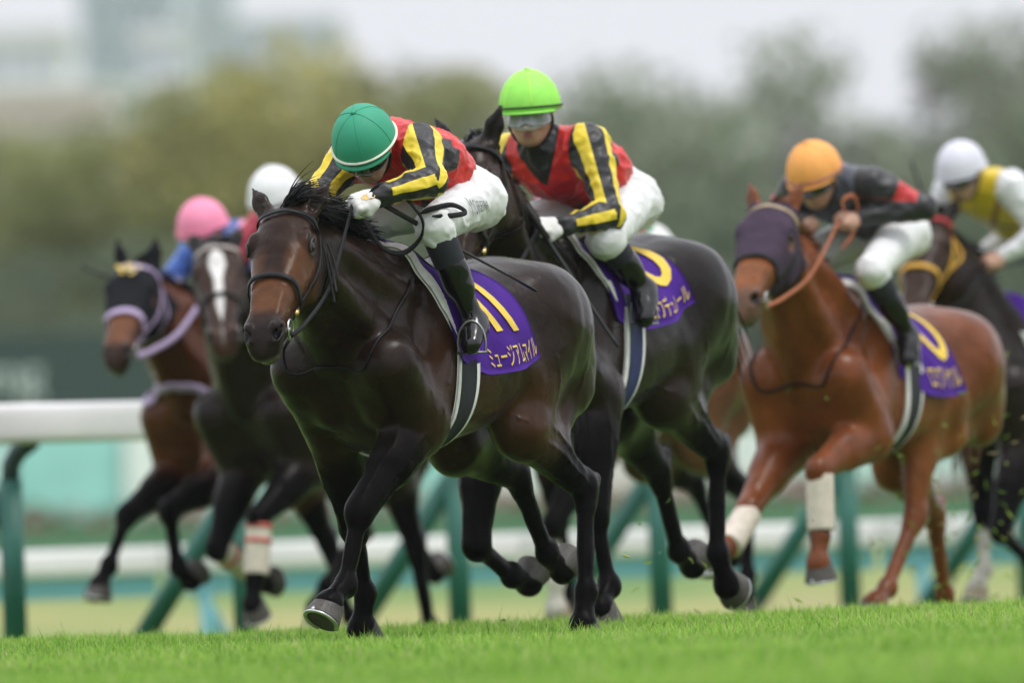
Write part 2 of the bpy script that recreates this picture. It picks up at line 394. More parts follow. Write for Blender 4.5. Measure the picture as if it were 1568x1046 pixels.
def horse_field(p, J, q):
    """q: detail switch for the near horses"""
    T = J['T']; Y = A(0, 1, 0); F = Field()
    F.u(trunk_loft(J), .05)
    for sg in (1, -1):   # muscle masses over the ribs and quarters
        F.u(cone(T(.31, sg*.090, 1.50), T(.54, sg*.165, 1.13), .078, .100, Y, .8), .035)
        F.u(cone(T(.18, sg*.150, 1.34), T(.33, sg*.190, 1.02), .125, .105, Y, .75), .04)
        F.u(cone(T(.24, sg*.16, 1.44), T(.38, sg*.20, 1.16), .05, .055, Y, .8), .03)
        F.u(cone(T(.56, sg*.085, 1.13), T(.49, sg*.105, .99), .092, .075), .022)
        F.u(ellip(T(-.56, sg*.145, 1.36), np.eye(3), (.28, .150, .17)), .06)
        F.u(ellip(T(-.68, sg*.16, 1.25), np.eye(3), (.17, .125, .20)), .05)
        F.u(cone(T(-.82, sg*.115, 1.30), T(-.80, sg*.135, 1.06), .110, .100), .05)
        F.u(cone(T(-.34, sg*.20, 1.12), T(-.44, sg*.185, .98), .08, .075), .06)
    for sg in (1, -1):
        F.sub(cone(T(.44, sg*.255, 1.46), T(.52, sg*.28, 1.20), .020, .020), .05)      # in front of the shoulder blade
        F.sub(cone(T(.10, sg*.33, 1.42), T(.23, sg*.335, .98), .030, .030), .07)        # behind the shoulder
        F.sub(cone(T(-.66, sg*.325, 1.42), T(-.62, sg*.33, 1.10), .022, .022), .06)     # down the quarter
    F.sub(cone(T(.72, 0, 1.16), T(.64, 0, .92), .022, .03), .04)                       # between the breast muscles
    K1 = 1.17
    cone0, ball0, ellip0 = cone, ball, ellip
    def lcone(a, b, ra, rb, lat=None, fl=1.0): return cone0(a, b, ra*K1, rb*K1, lat, fl)
    def lball(c, r): return ball0(c, r*K1)
    def lell(c, ax, r): return ellip0(c, ax, tuple(x*K1 for x in r))
    for L in LEGS:
        P = J[L]; sg = 1 if L[1] == 'l' else -1; R = J[L+'R']; an = [math.radians(a) for a in p[L][:5]]
        lat = R@Y; fn = [R@A(math.cos(a), 0, math.sin(a)) for a in an]
        if L[0] == 'f':
            S, E, K, Ft, Hf, _t = P
            F.u(lcone(S, E, .108, .098, Y, .9), .045)
            F.u(lball(E-fn[1]*.045+(E-K)/np.linalg.norm(E-K)*.03, .05), .05)
            F.u(lcone(E, E+(K-E)*.45, .098, .076, lat, .86), .04)
            F.u(lcone(E+(K-E)*.3, K, .078, .047, lat, .88), .03)
            m = E+(K-E)*.28
            F.u(lcone(E+(K-E)*.05+fn[1]*.035, E+(K-E)*.78+fn[1]*.020, .064, .026), .022)
            F.u(lcone(E+(K-E)*.05-fn[1]*.04, E+(K-E)*.72-fn[1]*.018+lat*sg*.012, .058, .022), .022)
            F.u(lcone(E+(K-E)*.02+lat*sg*.045, E+(K-E)*.62+lat*sg*.022, .046, .02), .018)
            ku = (E-K)/np.linalg.norm(E-K); kd = (Ft-K)/np.linalg.norm(Ft-K); kf = fn[1]+fn[2]; kf /= np.linalg.norm(kf)
            F.u(lcone(K+ku*.035, K+kd*.035, .044, .041, lat, 1.0), .02)
            F.u(lell(K+kf*.015, [kf, lat, np.cross(kf, lat)], (.034, .042, .045)), .018)
            F.u(lcone(K-kf*.035+ku*.01, K-kf*.03+kd*.03, .018, .016), .02)
            rc, rt = .0265, .0165
        else:
            S0, E, K, Ft, Hf, _t = P     # E is the stifle, K the hock
            F.u(lcone(S0+A(0, sg*.03, .05), E, .165, .098, Y, .72), .06)
            F.u(lcone(T(-.80, sg*.125, 1.15), E+(K-E)*.42-fn[1]*.03, .10, .055, Y, .85), .07)
            F.u(lball(E+fn[1]*.02, .085), .05)
            F.u(lcone(E, K, .098, .046, lat, .78), .05)
            F.u(lcone(E+(K-E)*.15-fn[1]*.045, E+(K-E)*.62-fn[1]*.03, .06, .026), .035)
            F.u(lcone(E+(K-E)*.12+fn[1]*.035+lat*sg*.02, E+(K-E)*.7+fn[1]*.018, .05, .024), .03)
            kd = (Ft-K)/np.linalg.norm(Ft-K); bk = -(fn[2]*.75+fn[1]*.25); bk /= np.linalg.norm(bk)
            poh = K+bk*.062-kd*.035
            F.u(lcone(E+(K-E)*.5-fn[1]*.035, poh, .024, .017), .02)
            F.u(lcone(poh, K+kd*.05+bk*.03, .026, .024, lat, .8), .02)
            F.u(lcone(K-kd*.02, K+kd*.06, .048, .041, lat, .85), .025)
            rc, rt = .0295, .0175
        bkc = -fn[2]
        F.u(lcone(K, Ft, rc+.005, rc, lat, .85), .014)
        F.u(lcone(K+(Ft-K)*.12+bkc*.027, Ft-(Ft-K)*.08+bkc*.026, rt, rt, lat, .8), .006)
        F.u(lell(Ft+bkc*.006, [fn[3], lat, np.cross(fn[3], lat)], (.041, .035, .042)), .02)
        F.u(lball(Ft-fn[3]*.03, .024), .02)
        F.u(lcone(Ft, Hf, .033, .037, lat, .9), .022)
        F.u(lcone(Hf, Hf+(Hf-Ft)/np.linalg.norm(Hf-Ft)*.012, .045, .046), .012)
    # neck
    nb, m, poll = J['neck']; hp = J['hp']; l = J['hl_']; HS = J['HS']
    F.u(cone(T(.40, 0, 1.30), nb+(m-nb)*.2, .255, .230, Y, .66), .06)
    F.u(cone(nb, m, .230, .170, Y, .62), .06)
    F.u(cone(m, hp(.075, -.085, 0), .170, .120, (Y+l)/2, .62), .06)
    F.u(cone(T(.36, 0, 1.52), m+A(-.10, 0, .10), .06, .05), .06)
    for sg in (1, -1):
        F.u(cone(hp(.10, -.15, sg*.05), nb+A(.07, sg*.10, -.06), .055, .080), .035)
        F.u(cone(nb+A(.07, sg*.10, -.06), T(.56, sg*.14, 1.12), .080, .085), .035)
        F.u(cone(m+A(-.05, sg*.065, .07), nb+A(-.10, sg*.12, .08), .055, .075), .04)
    F.u(cone(hp(.13, -.20, 0), nb+A(.13, 0, -.13), .05, .075), .045)
    # head
    ax = [J['hu'], J['hv'], l]
    sec = [(-.03, -.02, -.10, .05, 0), (.0, .0, -.15, .070, 0), (.06, .016, -.205, .092, .10), (.13, .022, -.248, .100, .14), (.20, .016, -.252, .097, .20),
           (.28, .006, -.215, .083, .24), (.36, -.002, -.168, .070, .20), (.44, -.005, -.140, .059, .12), (.51, -.008, -.130, .056, .05), (.56, -.014, -.130, .058, 0),
           (.595, -.032, -.124, .054, 0), (.620, -.056, -.110, .038, 0), (.634, -.078, -.098, .016, 0)]
    F.u(loft(J['H0'], ax, [(a*HS, b*HS, c*HS, d*HS, e) for a, b, c, d, e in sec], 2.6), .03)
    he = lambda c, r: ellip(c, ax, tuple(x*HS for x in r)); hc = lambda a, b, ra, rb: cone(a, b, ra*HS, rb*HS)
    for sg in (1, -1):
        F.u(he(hp(.155, -.155, sg*.068), (.105, .095, .033)), .018)               # cheek
        F.u(he(hp(.150, -.010, sg*.086), (.040, .020, .020)), .012)                # brow
        F.u(he(hp(.168, -.038, sg*.092), (.038, .033, .019)), .010)                # orbit
        F.u(hc(hp(.205, -.085, sg*.090), hp(.365, -.088, sg*.066), .012, .009), .012)
        F.u(hc(hp(.40, -.022, sg*.040), hp(.52, -.030, sg*.036), .010, .013), .03)
        F.u(he(hp(.550, -.040, sg*.046), (.050, .034, .022)), .012)                # nostril wing
        F.u(hc(hp(.560, -.008, sg*.040), hp(.602, -.040, sg*.036), .010, .010), .008)
        F.sub(he(hp(.580, -.030, sg*.049), (.026, .017, .0135)), .005)
        F.sub(he(hp(.560, -.030, sg*.060), (.022, .012, .013)), .006)
        F.sub(he(hp(.170, -.033, sg*.108), (.0265, .019, .015)), .006)            # eye socket
        F.sub(hc(hp(.525, -.100, sg*.062), hp(.624, -.092, sg*.034), .0045, .0045), .008)   # mouth line
        F.sub(hc(hp(.07, -.045, sg*.101), hp(.105, -.035, sg*.106), .012, .012), .025)      # hollow above the eye
        F.sub(hc(hp(.41, -.085, sg*.074), hp(.49, -.075, sg*.068), .010, .010), .02)
    F.u(he(hp(.570, -.126, 0), (.036, .028, .036)), .018)                       # chin
    F.u(he(hp(.602, -.078, 0), (.028, .022, .038)), .014)
    if not p.get('hood_ears'):
        for sg, e in zip((1, -1), p['ears']): ear_prims(F, J, sg, e, 0.0)
    if q: add_veins(F, p, J)
    F.disp(.0030, 27, p['seed']); F.disp(.0013, 75, p['seed']+3)
    return F
def add_veins(F, p, J):
    """raised veins and tendon lines under the thin skin"""
    T, hp = J['T'], J['hp']; rng = np.random.default_rng(p['seed']+50); paths = []
    for sg in (1, -1):
        paths += [([T(.22, sg*.30, 1.22), T(.28, sg*.30, 1.08), T(.33, sg*.28, .95)], .0045), ([T(.38, sg*.28, 1.30), T(.44, sg*.28, 1.15), T(.40, sg*.26, 1.0)], .004),
                  ([T(-.02, sg*.31, .93), T(-.14, sg*.31, .93), T(-.30, sg*.29, .96)], .005), ([T(-.44, sg*.30, 1.20), T(-.50, sg*.30, 1.05), T(-.46, sg*.26, .92)], .0045),
                  ([T(-.70, sg*.28, 1.32), T(-.74, sg*.27, 1.14), T(-.70, sg*.24, 1.0)], .0045), ([hp(.22, -.09, sg*.10), hp(.30, -.07, sg*.085), hp(.38, -.05, sg*.07)], .0035), ([hp(.26, -.10, sg*.09), hp(.33, -.12, sg*.08), hp(.42, -.10, sg*.07)], .003),
                  ([hp(.12, -.16, sg*.10), J['neck'][1]+A(.10, sg*.11, -.12), T(.56, sg*.16, 1.22)], .006)]
    for L in LEGS:
        P = J[L]; sg = 1 if L[1] == 'l' else -1; n = J[L+'R']@A(math.cos(math.radians(p[L][1])), 0, math.sin(math.radians(p[L][1]))); lt = J[L+'R']@A(0, sg, 0); d = P[2]-P[1]
        paths += [([P[1]+d*.05+n*.05+lt*.10, P[1]+d*.45+n*.02+lt*.09, P[1]+d*.92+n*.01+lt*.06], .006), ([P[1]+d*.1-n*.03+lt*.10, P[1]+d*.5-n*.035+lt*.08, P[1]+d*.9-n*.03+lt*.05], .006),
                  ([P[1]+d*.15+n*.10+lt*.03, P[1]+d*.55+n*.08+lt*.03, P[2]+n*.05+lt*.02], .005)]
    for pts, r in paths:
        q = spline(pts, 9)+rng.normal(0, .006, (9, 3)); off = -.0005-.008*np.abs(np.linspace(-1, 1, 9))**6; g = F.grad(F.onto(q, 0, 5)); q = F.onto(q, 0, 5)+g*off[:, None]
        for a, b in zip(q[:-1], q[1:]): F.ops.append(('u', cone(a, b, r, r), .007))
def ear_prims(F, J, sg, e, off):
    hp = J['hp']; d = e[0]*J['hu']+e[1]*J['hv']+sg*e[2]*J['hl_']; d /= np.linalg.norm(d)
    b = hp(.015, -.035, sg*.060); op = J['hv']*.6+sg*J['hl_']*.6; op -= d*(op@d); op /= np.linalg.norm(op); sd = np.cross(d, op)
    F.u(cone(b-d*.02, b+d*.03, .036+off, .034+off), .02)
    F.u(cone(b+d*.02, b+d*.085, .034+off, .037+off, op, .6), .015)
    F.u(cone(b+d*.085, b+d*.165, .036+off, .004+off, op, .5), .012)
    if off == 0: F.sub(cone(b+d*.035+op*.030, b+d*.13+op*.018, .020, .009, op, 1.0), .006)

def strap(path, width, mat, name, parent, F, n=48, off=.005, thick=.0032, shift=None, free=False):
    pts = spline(path, n)
    if not free: pts = F.onto(pts, off); nr = F.grad(pts)
    tan = np.gradient(pts, axis=0); tan /= np.linalg.norm(tan, axis=1)[:, None]+1e-9
    if free:
        nr = np.cross(tan, np.cross(A(0, 0, 1), tan)); nr /= np.linalg.norm(nr, axis=1)[:, None]+1e-9
    sd = np.cross(nr, tan); sd /= np.linalg.norm(sd, axis=1)[:, None]+1e-9
    hw, t = width/2, thick
    prof = [(-hw, 0), (-hw*.8, t), (hw*.8, t), (hw, 0), (hw*.8, -t*.6), (-hw*.8, -t*.6)]
    V = np.concatenate([pts+sd*a+nr*b for a, b in prof]).reshape(6, n, 3)
    k = np.arange(n-1); Q = []
    for a in range(6):
        b = (a+1) % 6; Q.append(np.stack([a*n+k, a*n+k+1, b*n+k+1, b*n+k], 1))
    return mesh_obj(name, V.reshape(-1, 3), np.vstack(Q).astype(np.int32), mat, parent, shift=shift)

def strands(roots, dirs, lens, bend, width, nseg=8, curl=.15, rng=RNG):
    """tapered hair ribbons, vectorised; bend is a per-strand acceleration"""
    n = len(roots); d = dirs/np.linalg.norm(dirs, axis=1)[:, None]; p = roots.copy(); P = [p.copy()]; step = lens/nseg
    for k in range(nseg):
        d = d+bend/nseg+rng.normal(0, curl, (n, 3))/nseg; d /= np.linalg.norm(d, axis=1)[:, None]
        p = p+d*step[:, None]; P.append(p.copy())
    P = np.array(P)                                   # nseg+1, n, 3
    side = np.cross(P[-1]-P[0], rng.normal(size=(n, 3))+A(0, 0, .6)); side /= np.linalg.norm(side, axis=1)[:, None]+1e-9
    w = width*np.concatenate([np.linspace(.8, 1, 3), np.linspace(1, .12, nseg-2)])
    V = np.stack([P-side[None]*w[:, None, None], P+side[None]*w[:, None, None]], 2)   # k, n, 2, 3
    V = V.transpose(1, 0, 2, 3).reshape(-1, 3); m = (nseg+1)*2
    b = (np.arange(n)*m)[:, None]; k = np.arange(nseg)*2
    Q = np.stack([b+k, b+k+1, b+k+3, b+k+2], -1).reshape(-1, 4)
    return V, Q.astype(np.int32)

def hoof_mesh(P, an, R, detail):
    """truncated cone with a flat sole; returns shapes for wall and shoe plus the sole frame"""
    Hf = P[4]; a5 = math.radians(an[4]); s = a5-math.radians(33)
    dn = R@sdir(s); fw = R@A(math.cos(s), 0, math.sin(s)); lat = R@A(0, 1, 0)
    n = 28; V = []; sole_c = Hf+dn*.076-fw*.004
    for t, r in ((0, .051), (.06, .0535), (.93, .067), (1.0, .0665)):
        c = Hf+(sole_c-Hf)*t+fw*.006*t
        for k in range(n):
            th = 2*math.pi*k/n; x, y = math.cos(th), math.sin(th)
            tilt = (1-t)*(-.020)*x
            V.append(c+fw*x*r*1.12+lat*y*r-dn*(-tilt)*-1)
    Fq = []
    for i in range(3):
        for k in range(n):
            j = (k+1) % n; Fq.append((i*n+k, i*n+j, (i+1)*n+j, (i+1)*n+k))
    Fq += [tuple(range(n-1, -1, -1)), tuple(range(3*n, 4*n))]
    wall = Shapes(); wall.add(V, Fq)
    shoe = Shapes(); U = []
    for k in range(25):
        th = math.radians(-140+280*k/24); U.append(sole_c+fw*(.006+math.cos(th)*.061*1.12)+lat*math.sin(th)*.059+dn*.004)
    shoe.tube(U, .0085, 8, flat=.7, up=dn)
    tip = sole_c+fw*.083-dn*.004
    shoe.add([tip+lat*.009+dn*.006, tip-lat*.009+dn*.006, tip-dn*.014-fw*.003, tip+lat*.009+dn*.006-fw*.01, tip-lat*.009+dn*.006-fw*.01, tip-dn*.014-fw*.012],
             [(0, 1, 2), (5, 4, 3), (0, 2, 5, 3), (1, 4, 5, 2), (0, 3, 4, 1)])
    return wall, shoe

def profile(F, J, x, side, nphi=44, off=.012, amax=120):
    """cross-section of the trunk at local x, from the spine down one flank; (n, 3) points that hang once past the widest place"""
    c = J['T'](x, 0, 1.2); ph = np.radians(np.linspace(0, amax, nphi)); rr = np.linspace(.62, .10, 105)
    d = np.stack([np.zeros(nphi), side*np.sin(ph), np.cos(ph)], 1)
    P = c+rr[None, :, None]*d[:, None, :]
    v = F.ev(P.reshape(-1, 3)).reshape(nphi, -1); hit = np.argmax(v < off, axis=1)
    r = rr[hit]; i = np.arange(nphi); h0 = np.maximum(hit-1, 0); v0, v1 = v[i, h0], v[i, hit]
    r = rr[h0]+(rr[hit]-rr[h0])*np.clip((v0-off)/np.maximum(v0-v1, 1e-6), 0, 1)
    return c+r[:, None]*d

def drape(F, J, x0, x1, drop, ns, nt, off=.012, flare=.02):
    """cloth over the back: grid (ns along, 2*nt+1 across); x0, x1 functions of t; returns V[ns, 2nt+1, 3]"""
    xs = np.linspace(.5, -.55, 26); prof = {}
    for side in (1, -1):
        arr = []
        for x in xs:
            P = profile(F, J, x, side, off=off); y = np.maximum.accumulate(P[:, 1]*side); P[:, 1] = y*side
            k = int(np.argmax(y >= y.max()-1e-6))
            for i in range(k+1, len(P)): P[i, 1] = side*(y.max()+flare*(i-k)/len(P))
            s = np.r_[0, np.cumsum(np.linalg.norm(np.diff(P, axis=0), axis=1))]
            q = np.linspace(0, drop, nt+1); arr.append(np.stack([np.interp(q, s, P[:, j]) for j in range(3)], 1))
        prof[side] = np.array(arr)           # nx, nt+1, 3
    V = np.zeros((ns, 2*nt+1, 3))
    for jt in range(-nt, nt+1):
        side = 1 if jt >= 0 else -1; t = abs(jt)/nt; col = prof[side][:, abs(jt)]
        xq = np.linspace(x0(t), x1(t), ns)
        for a in range(3): V[:, jt+nt, a] = np.interp(xq, xs[::-1], col[::-1, a])
    V[:, :, 0] += (np.linspace(0, 1, ns)[:, None]*0)
    return V

def grid_quads(a, b):
    i, j = np.meshgrid(np.arange(a-1), np.arange(b-1), indexing='ij'); k = (i*b+j).ravel()
    return np.stack([k, k+1, k+b+1, k+b], 1).astype(np.int32)
def grid_normals(V):
    n = np.cross(np.gradient(V, axis=0), np.gradient(V, axis=1)); return n/(np.linalg.norm(n, axis=2)[..., None]+1e-9)
def solid_grid(V, thick):
    """closed slab from a grid of points"""
    a, b = V.shape[:2]; N = grid_normals(V); top = (V+N*thick/2).reshape(-1, 3); bot = (V-N*thick/2).reshape(-1, 3)
    q = grid_quads(a, b); n = a*b; Q = [q, q[:, ::-1]+n]
    def rim(ix): 
        ix = np.array(ix); Q.append(np.stack([ix[:-1], ix[:-1]+n, ix[1:]+n, ix[1:]], 1))
    rim([i*b for i in range(a)]); rim([(a-1)*b+j for j in range(b)]); rim([i*b+b-1 for i in range(a)][::-1]); rim(list(range(b))[::-1])
    return np.vstack([top, bot]), np.vstack(Q).astype(np.int32)

_TXT = {}
def text_mesh(body, maxedge):
    """flat triangulated lettering from Blender's own font, unit height about 1; returns verts (n,2), tris"""
    key = (body, maxedge)
    if key in _TXT: return _TXT[key]
    cu = bpy.data.curves.new('lettering', 'FONT'); cu.body = body; cu.resolution_u = 4
    o = bpy.data.objects.new('lettering', cu); C.objects.link(o)
    dg = bpy.context.evaluated_depsgraph_get(); me = bpy.data.meshes.new_from_object(o.evaluated_get(dg))
    bm = bmesh.new(); bm.from_mesh(me); bmesh.ops.triangulate(bm, faces=bm.faces[:])
    bmesh.ops.remove_doubles(bm, verts=bm.verts[:], dist=1e-4)
    for _ in range(6):
        long = [e for e in bm.edges if e.calc_length() > maxedge]
        if not long: break
        bmesh.ops.subdivide_edges(bm, edges=long, cuts=1); bmesh.ops.triangulate(bm, faces=bm.faces[:])
    v = np.array([(q.co.x, q.co.y) for q in bm.verts]); bm.verts.index_update()
    f = np.array([[q.index for q in fc.verts] for fc in bm.faces], np.int32); bm.free()
    bpy.data.objects.remove(o); bpy.data.curves.remove(cu); bpy.data.meshes.remove(me)
    if len(v):
        v = v-v.min(0)
        v = v/np.maximum(v.max(0), 1e-6)
    _TXT[key] = (v, f); return v, f
def on_grid(V, N, s, t, lift):
    """sample a cloth grid at s, t in 0..1 (rows, columns)"""
    a, b = V.shape[:2]; x = np.clip(s, 0, 1)*(a-1); y = np.clip(t, 0, 1)*(b-1)
    i = np.minimum(x.astype(int), a-2); j = np.minimum(y.astype(int), b-2); fx, fy = (x-i)[:, None], (y-j)[:, None]
    def lerp(M): return M[i, j]*(1-fx)*(1-fy)+M[i+1, j]*fx*(1-fy)+M[i, j+1]*(1-fx)*fy+M[i+1, j+1]*fx*fy
    return lerp(V)+lerp(N)*lift

def seg_dist(P, pts):
    d = np.full(len(P), 9.)
    for a, b in zip(pts[:-1], pts[1:]):
        ab = b-a; t = np.clip((P-a)@ab/(ab@ab), 0, 1); d = np.minimum(d, np.linalg.norm(P-a-t[:, None]*ab, axis=1))
    return d
def horse_colours(P, p, J):
    gl = np.ones(len(P)); col = p['col']; base = np.array(col['body']); c = np.tile(base, (len(P), 1)).astype(float)
    def blend(w, k): 
        w = np.clip(w, 0, 1)[:, None]; c[:] = c*(1-w)+np.array(k)*w
    # tan on the flanks, belly and behind the elbow
    z = P[:, 2]
    T = J['T']
    blend(.7*smooth01(-np.linalg.norm((P-T(-.40, 0, .98))*[1, .6, 1.2], axis=1), -.34, -.10)*col.get('tanw', 1), col['tan'])
    blend(.45*smooth01(-np.linalg.norm((P-T(.05, 0, 1.0))*[1, .4, 1], axis=1), -.5, -.1)*col.get('tanw', 1), col['tan'])
    HS = J['HS']; u = (P-J['H0'])@J['hu']/HS; v = (P-J['H0'])@J['hv']/HS; w = (P-J['H0'])@J['hl_']/HS
    inhead = smooth01(u, -.02, .06)*smooth01(-np.abs(w), -.16, -.13)*smooth01(v, -.33, -.28)*smooth01(-v, -.1, -.06)
    blend(inhead*.9, col['face'])
    if 'warm' in col:
        wb = wobble(P, 22, 5)*.03
        blend(inhead*.85*smooth01(u+wb, .30, .38)*smooth01(-u, -.52, -.46), col['warm'])
        blend(inhead*.75*smooth01(-np.hypot((u-.27)*.8, (np.abs(w)-.078)*1.5)+wb, -.085, -.03), col['warm'])
        blend(inhead*.55*smooth01(-np.hypot(u-.56, v+.12), -.05, -.02), (.10, .085, .08))
    else:
        stripe = inhead*smooth01(-np.abs(w), -.05, -.02)*smooth01(-u, -.42, -.25)*smooth01(v, -.02, .01); blend(stripe*.45, col['body'])
    muz = inhead*smooth01(u, .50, .57); blend(muz*.85, col['muzzle'])
    blend(inhead*smooth01(u, .585, .61)*smooth01(-v, .08, .10)*.6, (.16, .13, .12))
    blend(inhead*smooth01(-np.hypot(np.hypot(u-.170, v+.036), (np.abs(w)-.100)*1.2), -.046, -.027)*.85, (.008, .007, .006))
    for sg in (1, -1):
        q = (P-J['hp'](.574, -.030, sg*.052)); blend(smooth01(-np.linalg.norm(q, axis=1), -.032, -.020)*.95*inhead, (.004, .003, .003))
    # legs
    for L in LEGS:
        pt = J[L]; lk = pt[1:6].copy(); lk[0] = pt[1]+(pt[2]-pt[1])*(.35 if L[0] == 'f' else .55)
        d = seg_dist(P, lk)
        if col['points']:
            wq = smooth01(-d, -.14, -.075); blend(wq, (.0042, .0038, .0042)); gl = gl*(1-.85*wq)
        s = p.get('sock', {}).get(L)
        if s:
            a0 = s[0]; lk2 = np.array([pt[2]+(pt[3]-pt[2])*a0, pt[3], pt[4], pt[5]]); d = seg_dist(P, lk2)+.010*wobble(P, 90, 3)
            blend(smooth01(-d, -.085, -.066), s[1])
    if col.get('blaze'):
        bw = col['blaze']; ww = np.interp(u, [.06, .10, .16, .24, .40, .50], [.0, .028, .036, .018, .016, .0])*bw
        blend(inhead*smooth01(ww-np.abs(w), -.004, .004)*smooth01(v, -.045, -.03), (.62, .60, .58))
    ridge = smooth01(-seg_dist(P, [T(-.9, 0, 1.42), T(-.5, 0, 1.56), T(0, 0, 1.49), T(.36, 0, 1.59)]), -.12, -.02)
    blend(ridge*.5, np.array(col['body'])*.55)
    gl = gl*(1-.45*inhead); return c, gl
BLACK_LEATHER = plain('black_leather', (.006, .006, .007), .42, bstr=.25, bscale=350, spec=.18)
WHITE_PAD = plain('white_pad', (.72, .71, .68), .85, bstr=.5, bscale=500, sheen=.2)
METAL = plain('steel', (.55, .54, .52), .22, 1.0, bstr=.05)
BRASS = plain('brass', (.60, .42, .18), .25, 1.0)
HOOF = plain('hoof_horn', (.055, .048, .042), .55, var=.35, nscale=60, bstr=.4, bscale=120)
HOOF_PALE = plain('hoof_horn_pale', (.30, .235, .16), .55, var=.3, nscale=60, bstr=.4, bscale=120)
ALLOY = plain('shoe_alloy', (.62, .63, .63), .3, 1.0)
PURPLE = plain('purple_cloth', (.060, .013, .230), .75, var=.14, nscale=8, bstr=.5, bscale=45, spec=.2)
YELLOW_PRINT = plain('yellow_print', (.83, .57, .07), .6, var=.06, bstr=.1)
EYE = plain('eye_dark', (.006, .004, .003), .10, spec=.4, bstr=0)
HAIR = plain('black_hair', (.004, .0038, .004), .36, spec=.18, var=.4, nscale=40, bstr=.1)
HAIR_CHESTNUT = plain('chestnut_hair', (.14, .05, .018), .4, var=.4, nscale=40, bstr=.1)
SADDLE_MAT = plain('saddle_leather', (.016, .014, .014), .35, coat=.2)
ORANGE_REIN = plain('orange_rein', (.38, .115, .045), .6, bstr=.4, bscale=400)
def coat_material():
    m, nt, b = new_mat('horse_coat'); L = nt.links
    at = nd(nt, 'ShaderNodeAttribute'); at.attribute_name = 'coat'; tc = nd(nt, 'ShaderNodeTexCoord')
    mul_noise(nt, at.outputs['Color'], b, tc.outputs['Object'], 6, .55, 1.40, 11, .72)
    n = nd(nt, 'ShaderNodeTexNoise'); n.inputs['Scale'].default_value = 5; n.inputs['Detail'].default_value = 5; L.new(tc.outputs['Object'], n.inputs['Vector'])
    r = nd(nt, 'ShaderNodeMapRange'); r.inputs['From Min'].default_value = .3; r.inputs['From Max'].default_value = .7; r.inputs['To Min'].default_value = .15; r.inputs['To Max'].default_value = .34
    L.new(n.outputs['Fac'], r.inputs['Value']); L.new(r.outputs[0], b.inputs['Roughness'])
    mp = nd(nt, 'ShaderNodeMapping'); mp.inputs['Scale'].default_value = (1, 1, .25); L.new(tc.outputs['Object'], mp.inputs[0])
    f = nd(nt, 'ShaderNodeTexNoise'); f.inputs['Scale'].default_value = 420; f.inputs['Detail'].default_value = 2; L.new(mp.outputs[0], f.inputs['Vector'])
    g = nd(nt, 'ShaderNodeTexNoise'); g.inputs['Scale'].default_value = 24; g.inputs['Detail'].default_value = 8; g.inputs['Roughness'].default_value = .62; g.inputs['Distortion'].default_value = 1.2; L.new(tc.outputs['Object'], g.inputs['Vector'])
    b1 = nd(nt, 'ShaderNodeBump'); b1.inputs['Strength'].default_value = .30; b1.inputs['Distance'].default_value = .007; L.new(g.outputs['Fac'], b1.inputs['Height'])
    b2 = nd(nt, 'ShaderNodeBump'); b2.inputs['Strength'].default_value = .22; b2.inputs['Distance'].default_value = .0012; L.new(f.outputs['Fac'], b2.inputs['Height']); L.new(b1.outputs[0], b2.inputs['Normal'])
    L.new(b2.outputs[0], b.inputs['Normal']); ga = nd(nt, 'ShaderNodeAttribute'); ga.attribute_name = 'gloss'
    for sock, k in (('Specular IOR Level', .19), ('Sheen Weight', .06)):
        mm = nd(nt, 'ShaderNodeMath', operation='MULTIPLY'); mm.inputs[1].default_value = k; L.new(ga.outputs['Fac'], mm.inputs[0]); L.new(mm.outputs[0], b.inputs[sock])
    b.inputs['Sheen Roughness'].default_value = .35; b.inputs['Sheen Tint'].default_value = (.75, .76, .85, 1)
    return m
COAT = coat_material()

def local_cam_dir(p):
    th = math.radians(p['heading']); return A(math.cos(th), math.sin(th), 0)
def horse_matrix(p):
    th = math.radians(p['heading']); return math.atan2(-math.cos(th), -math.sin(th))

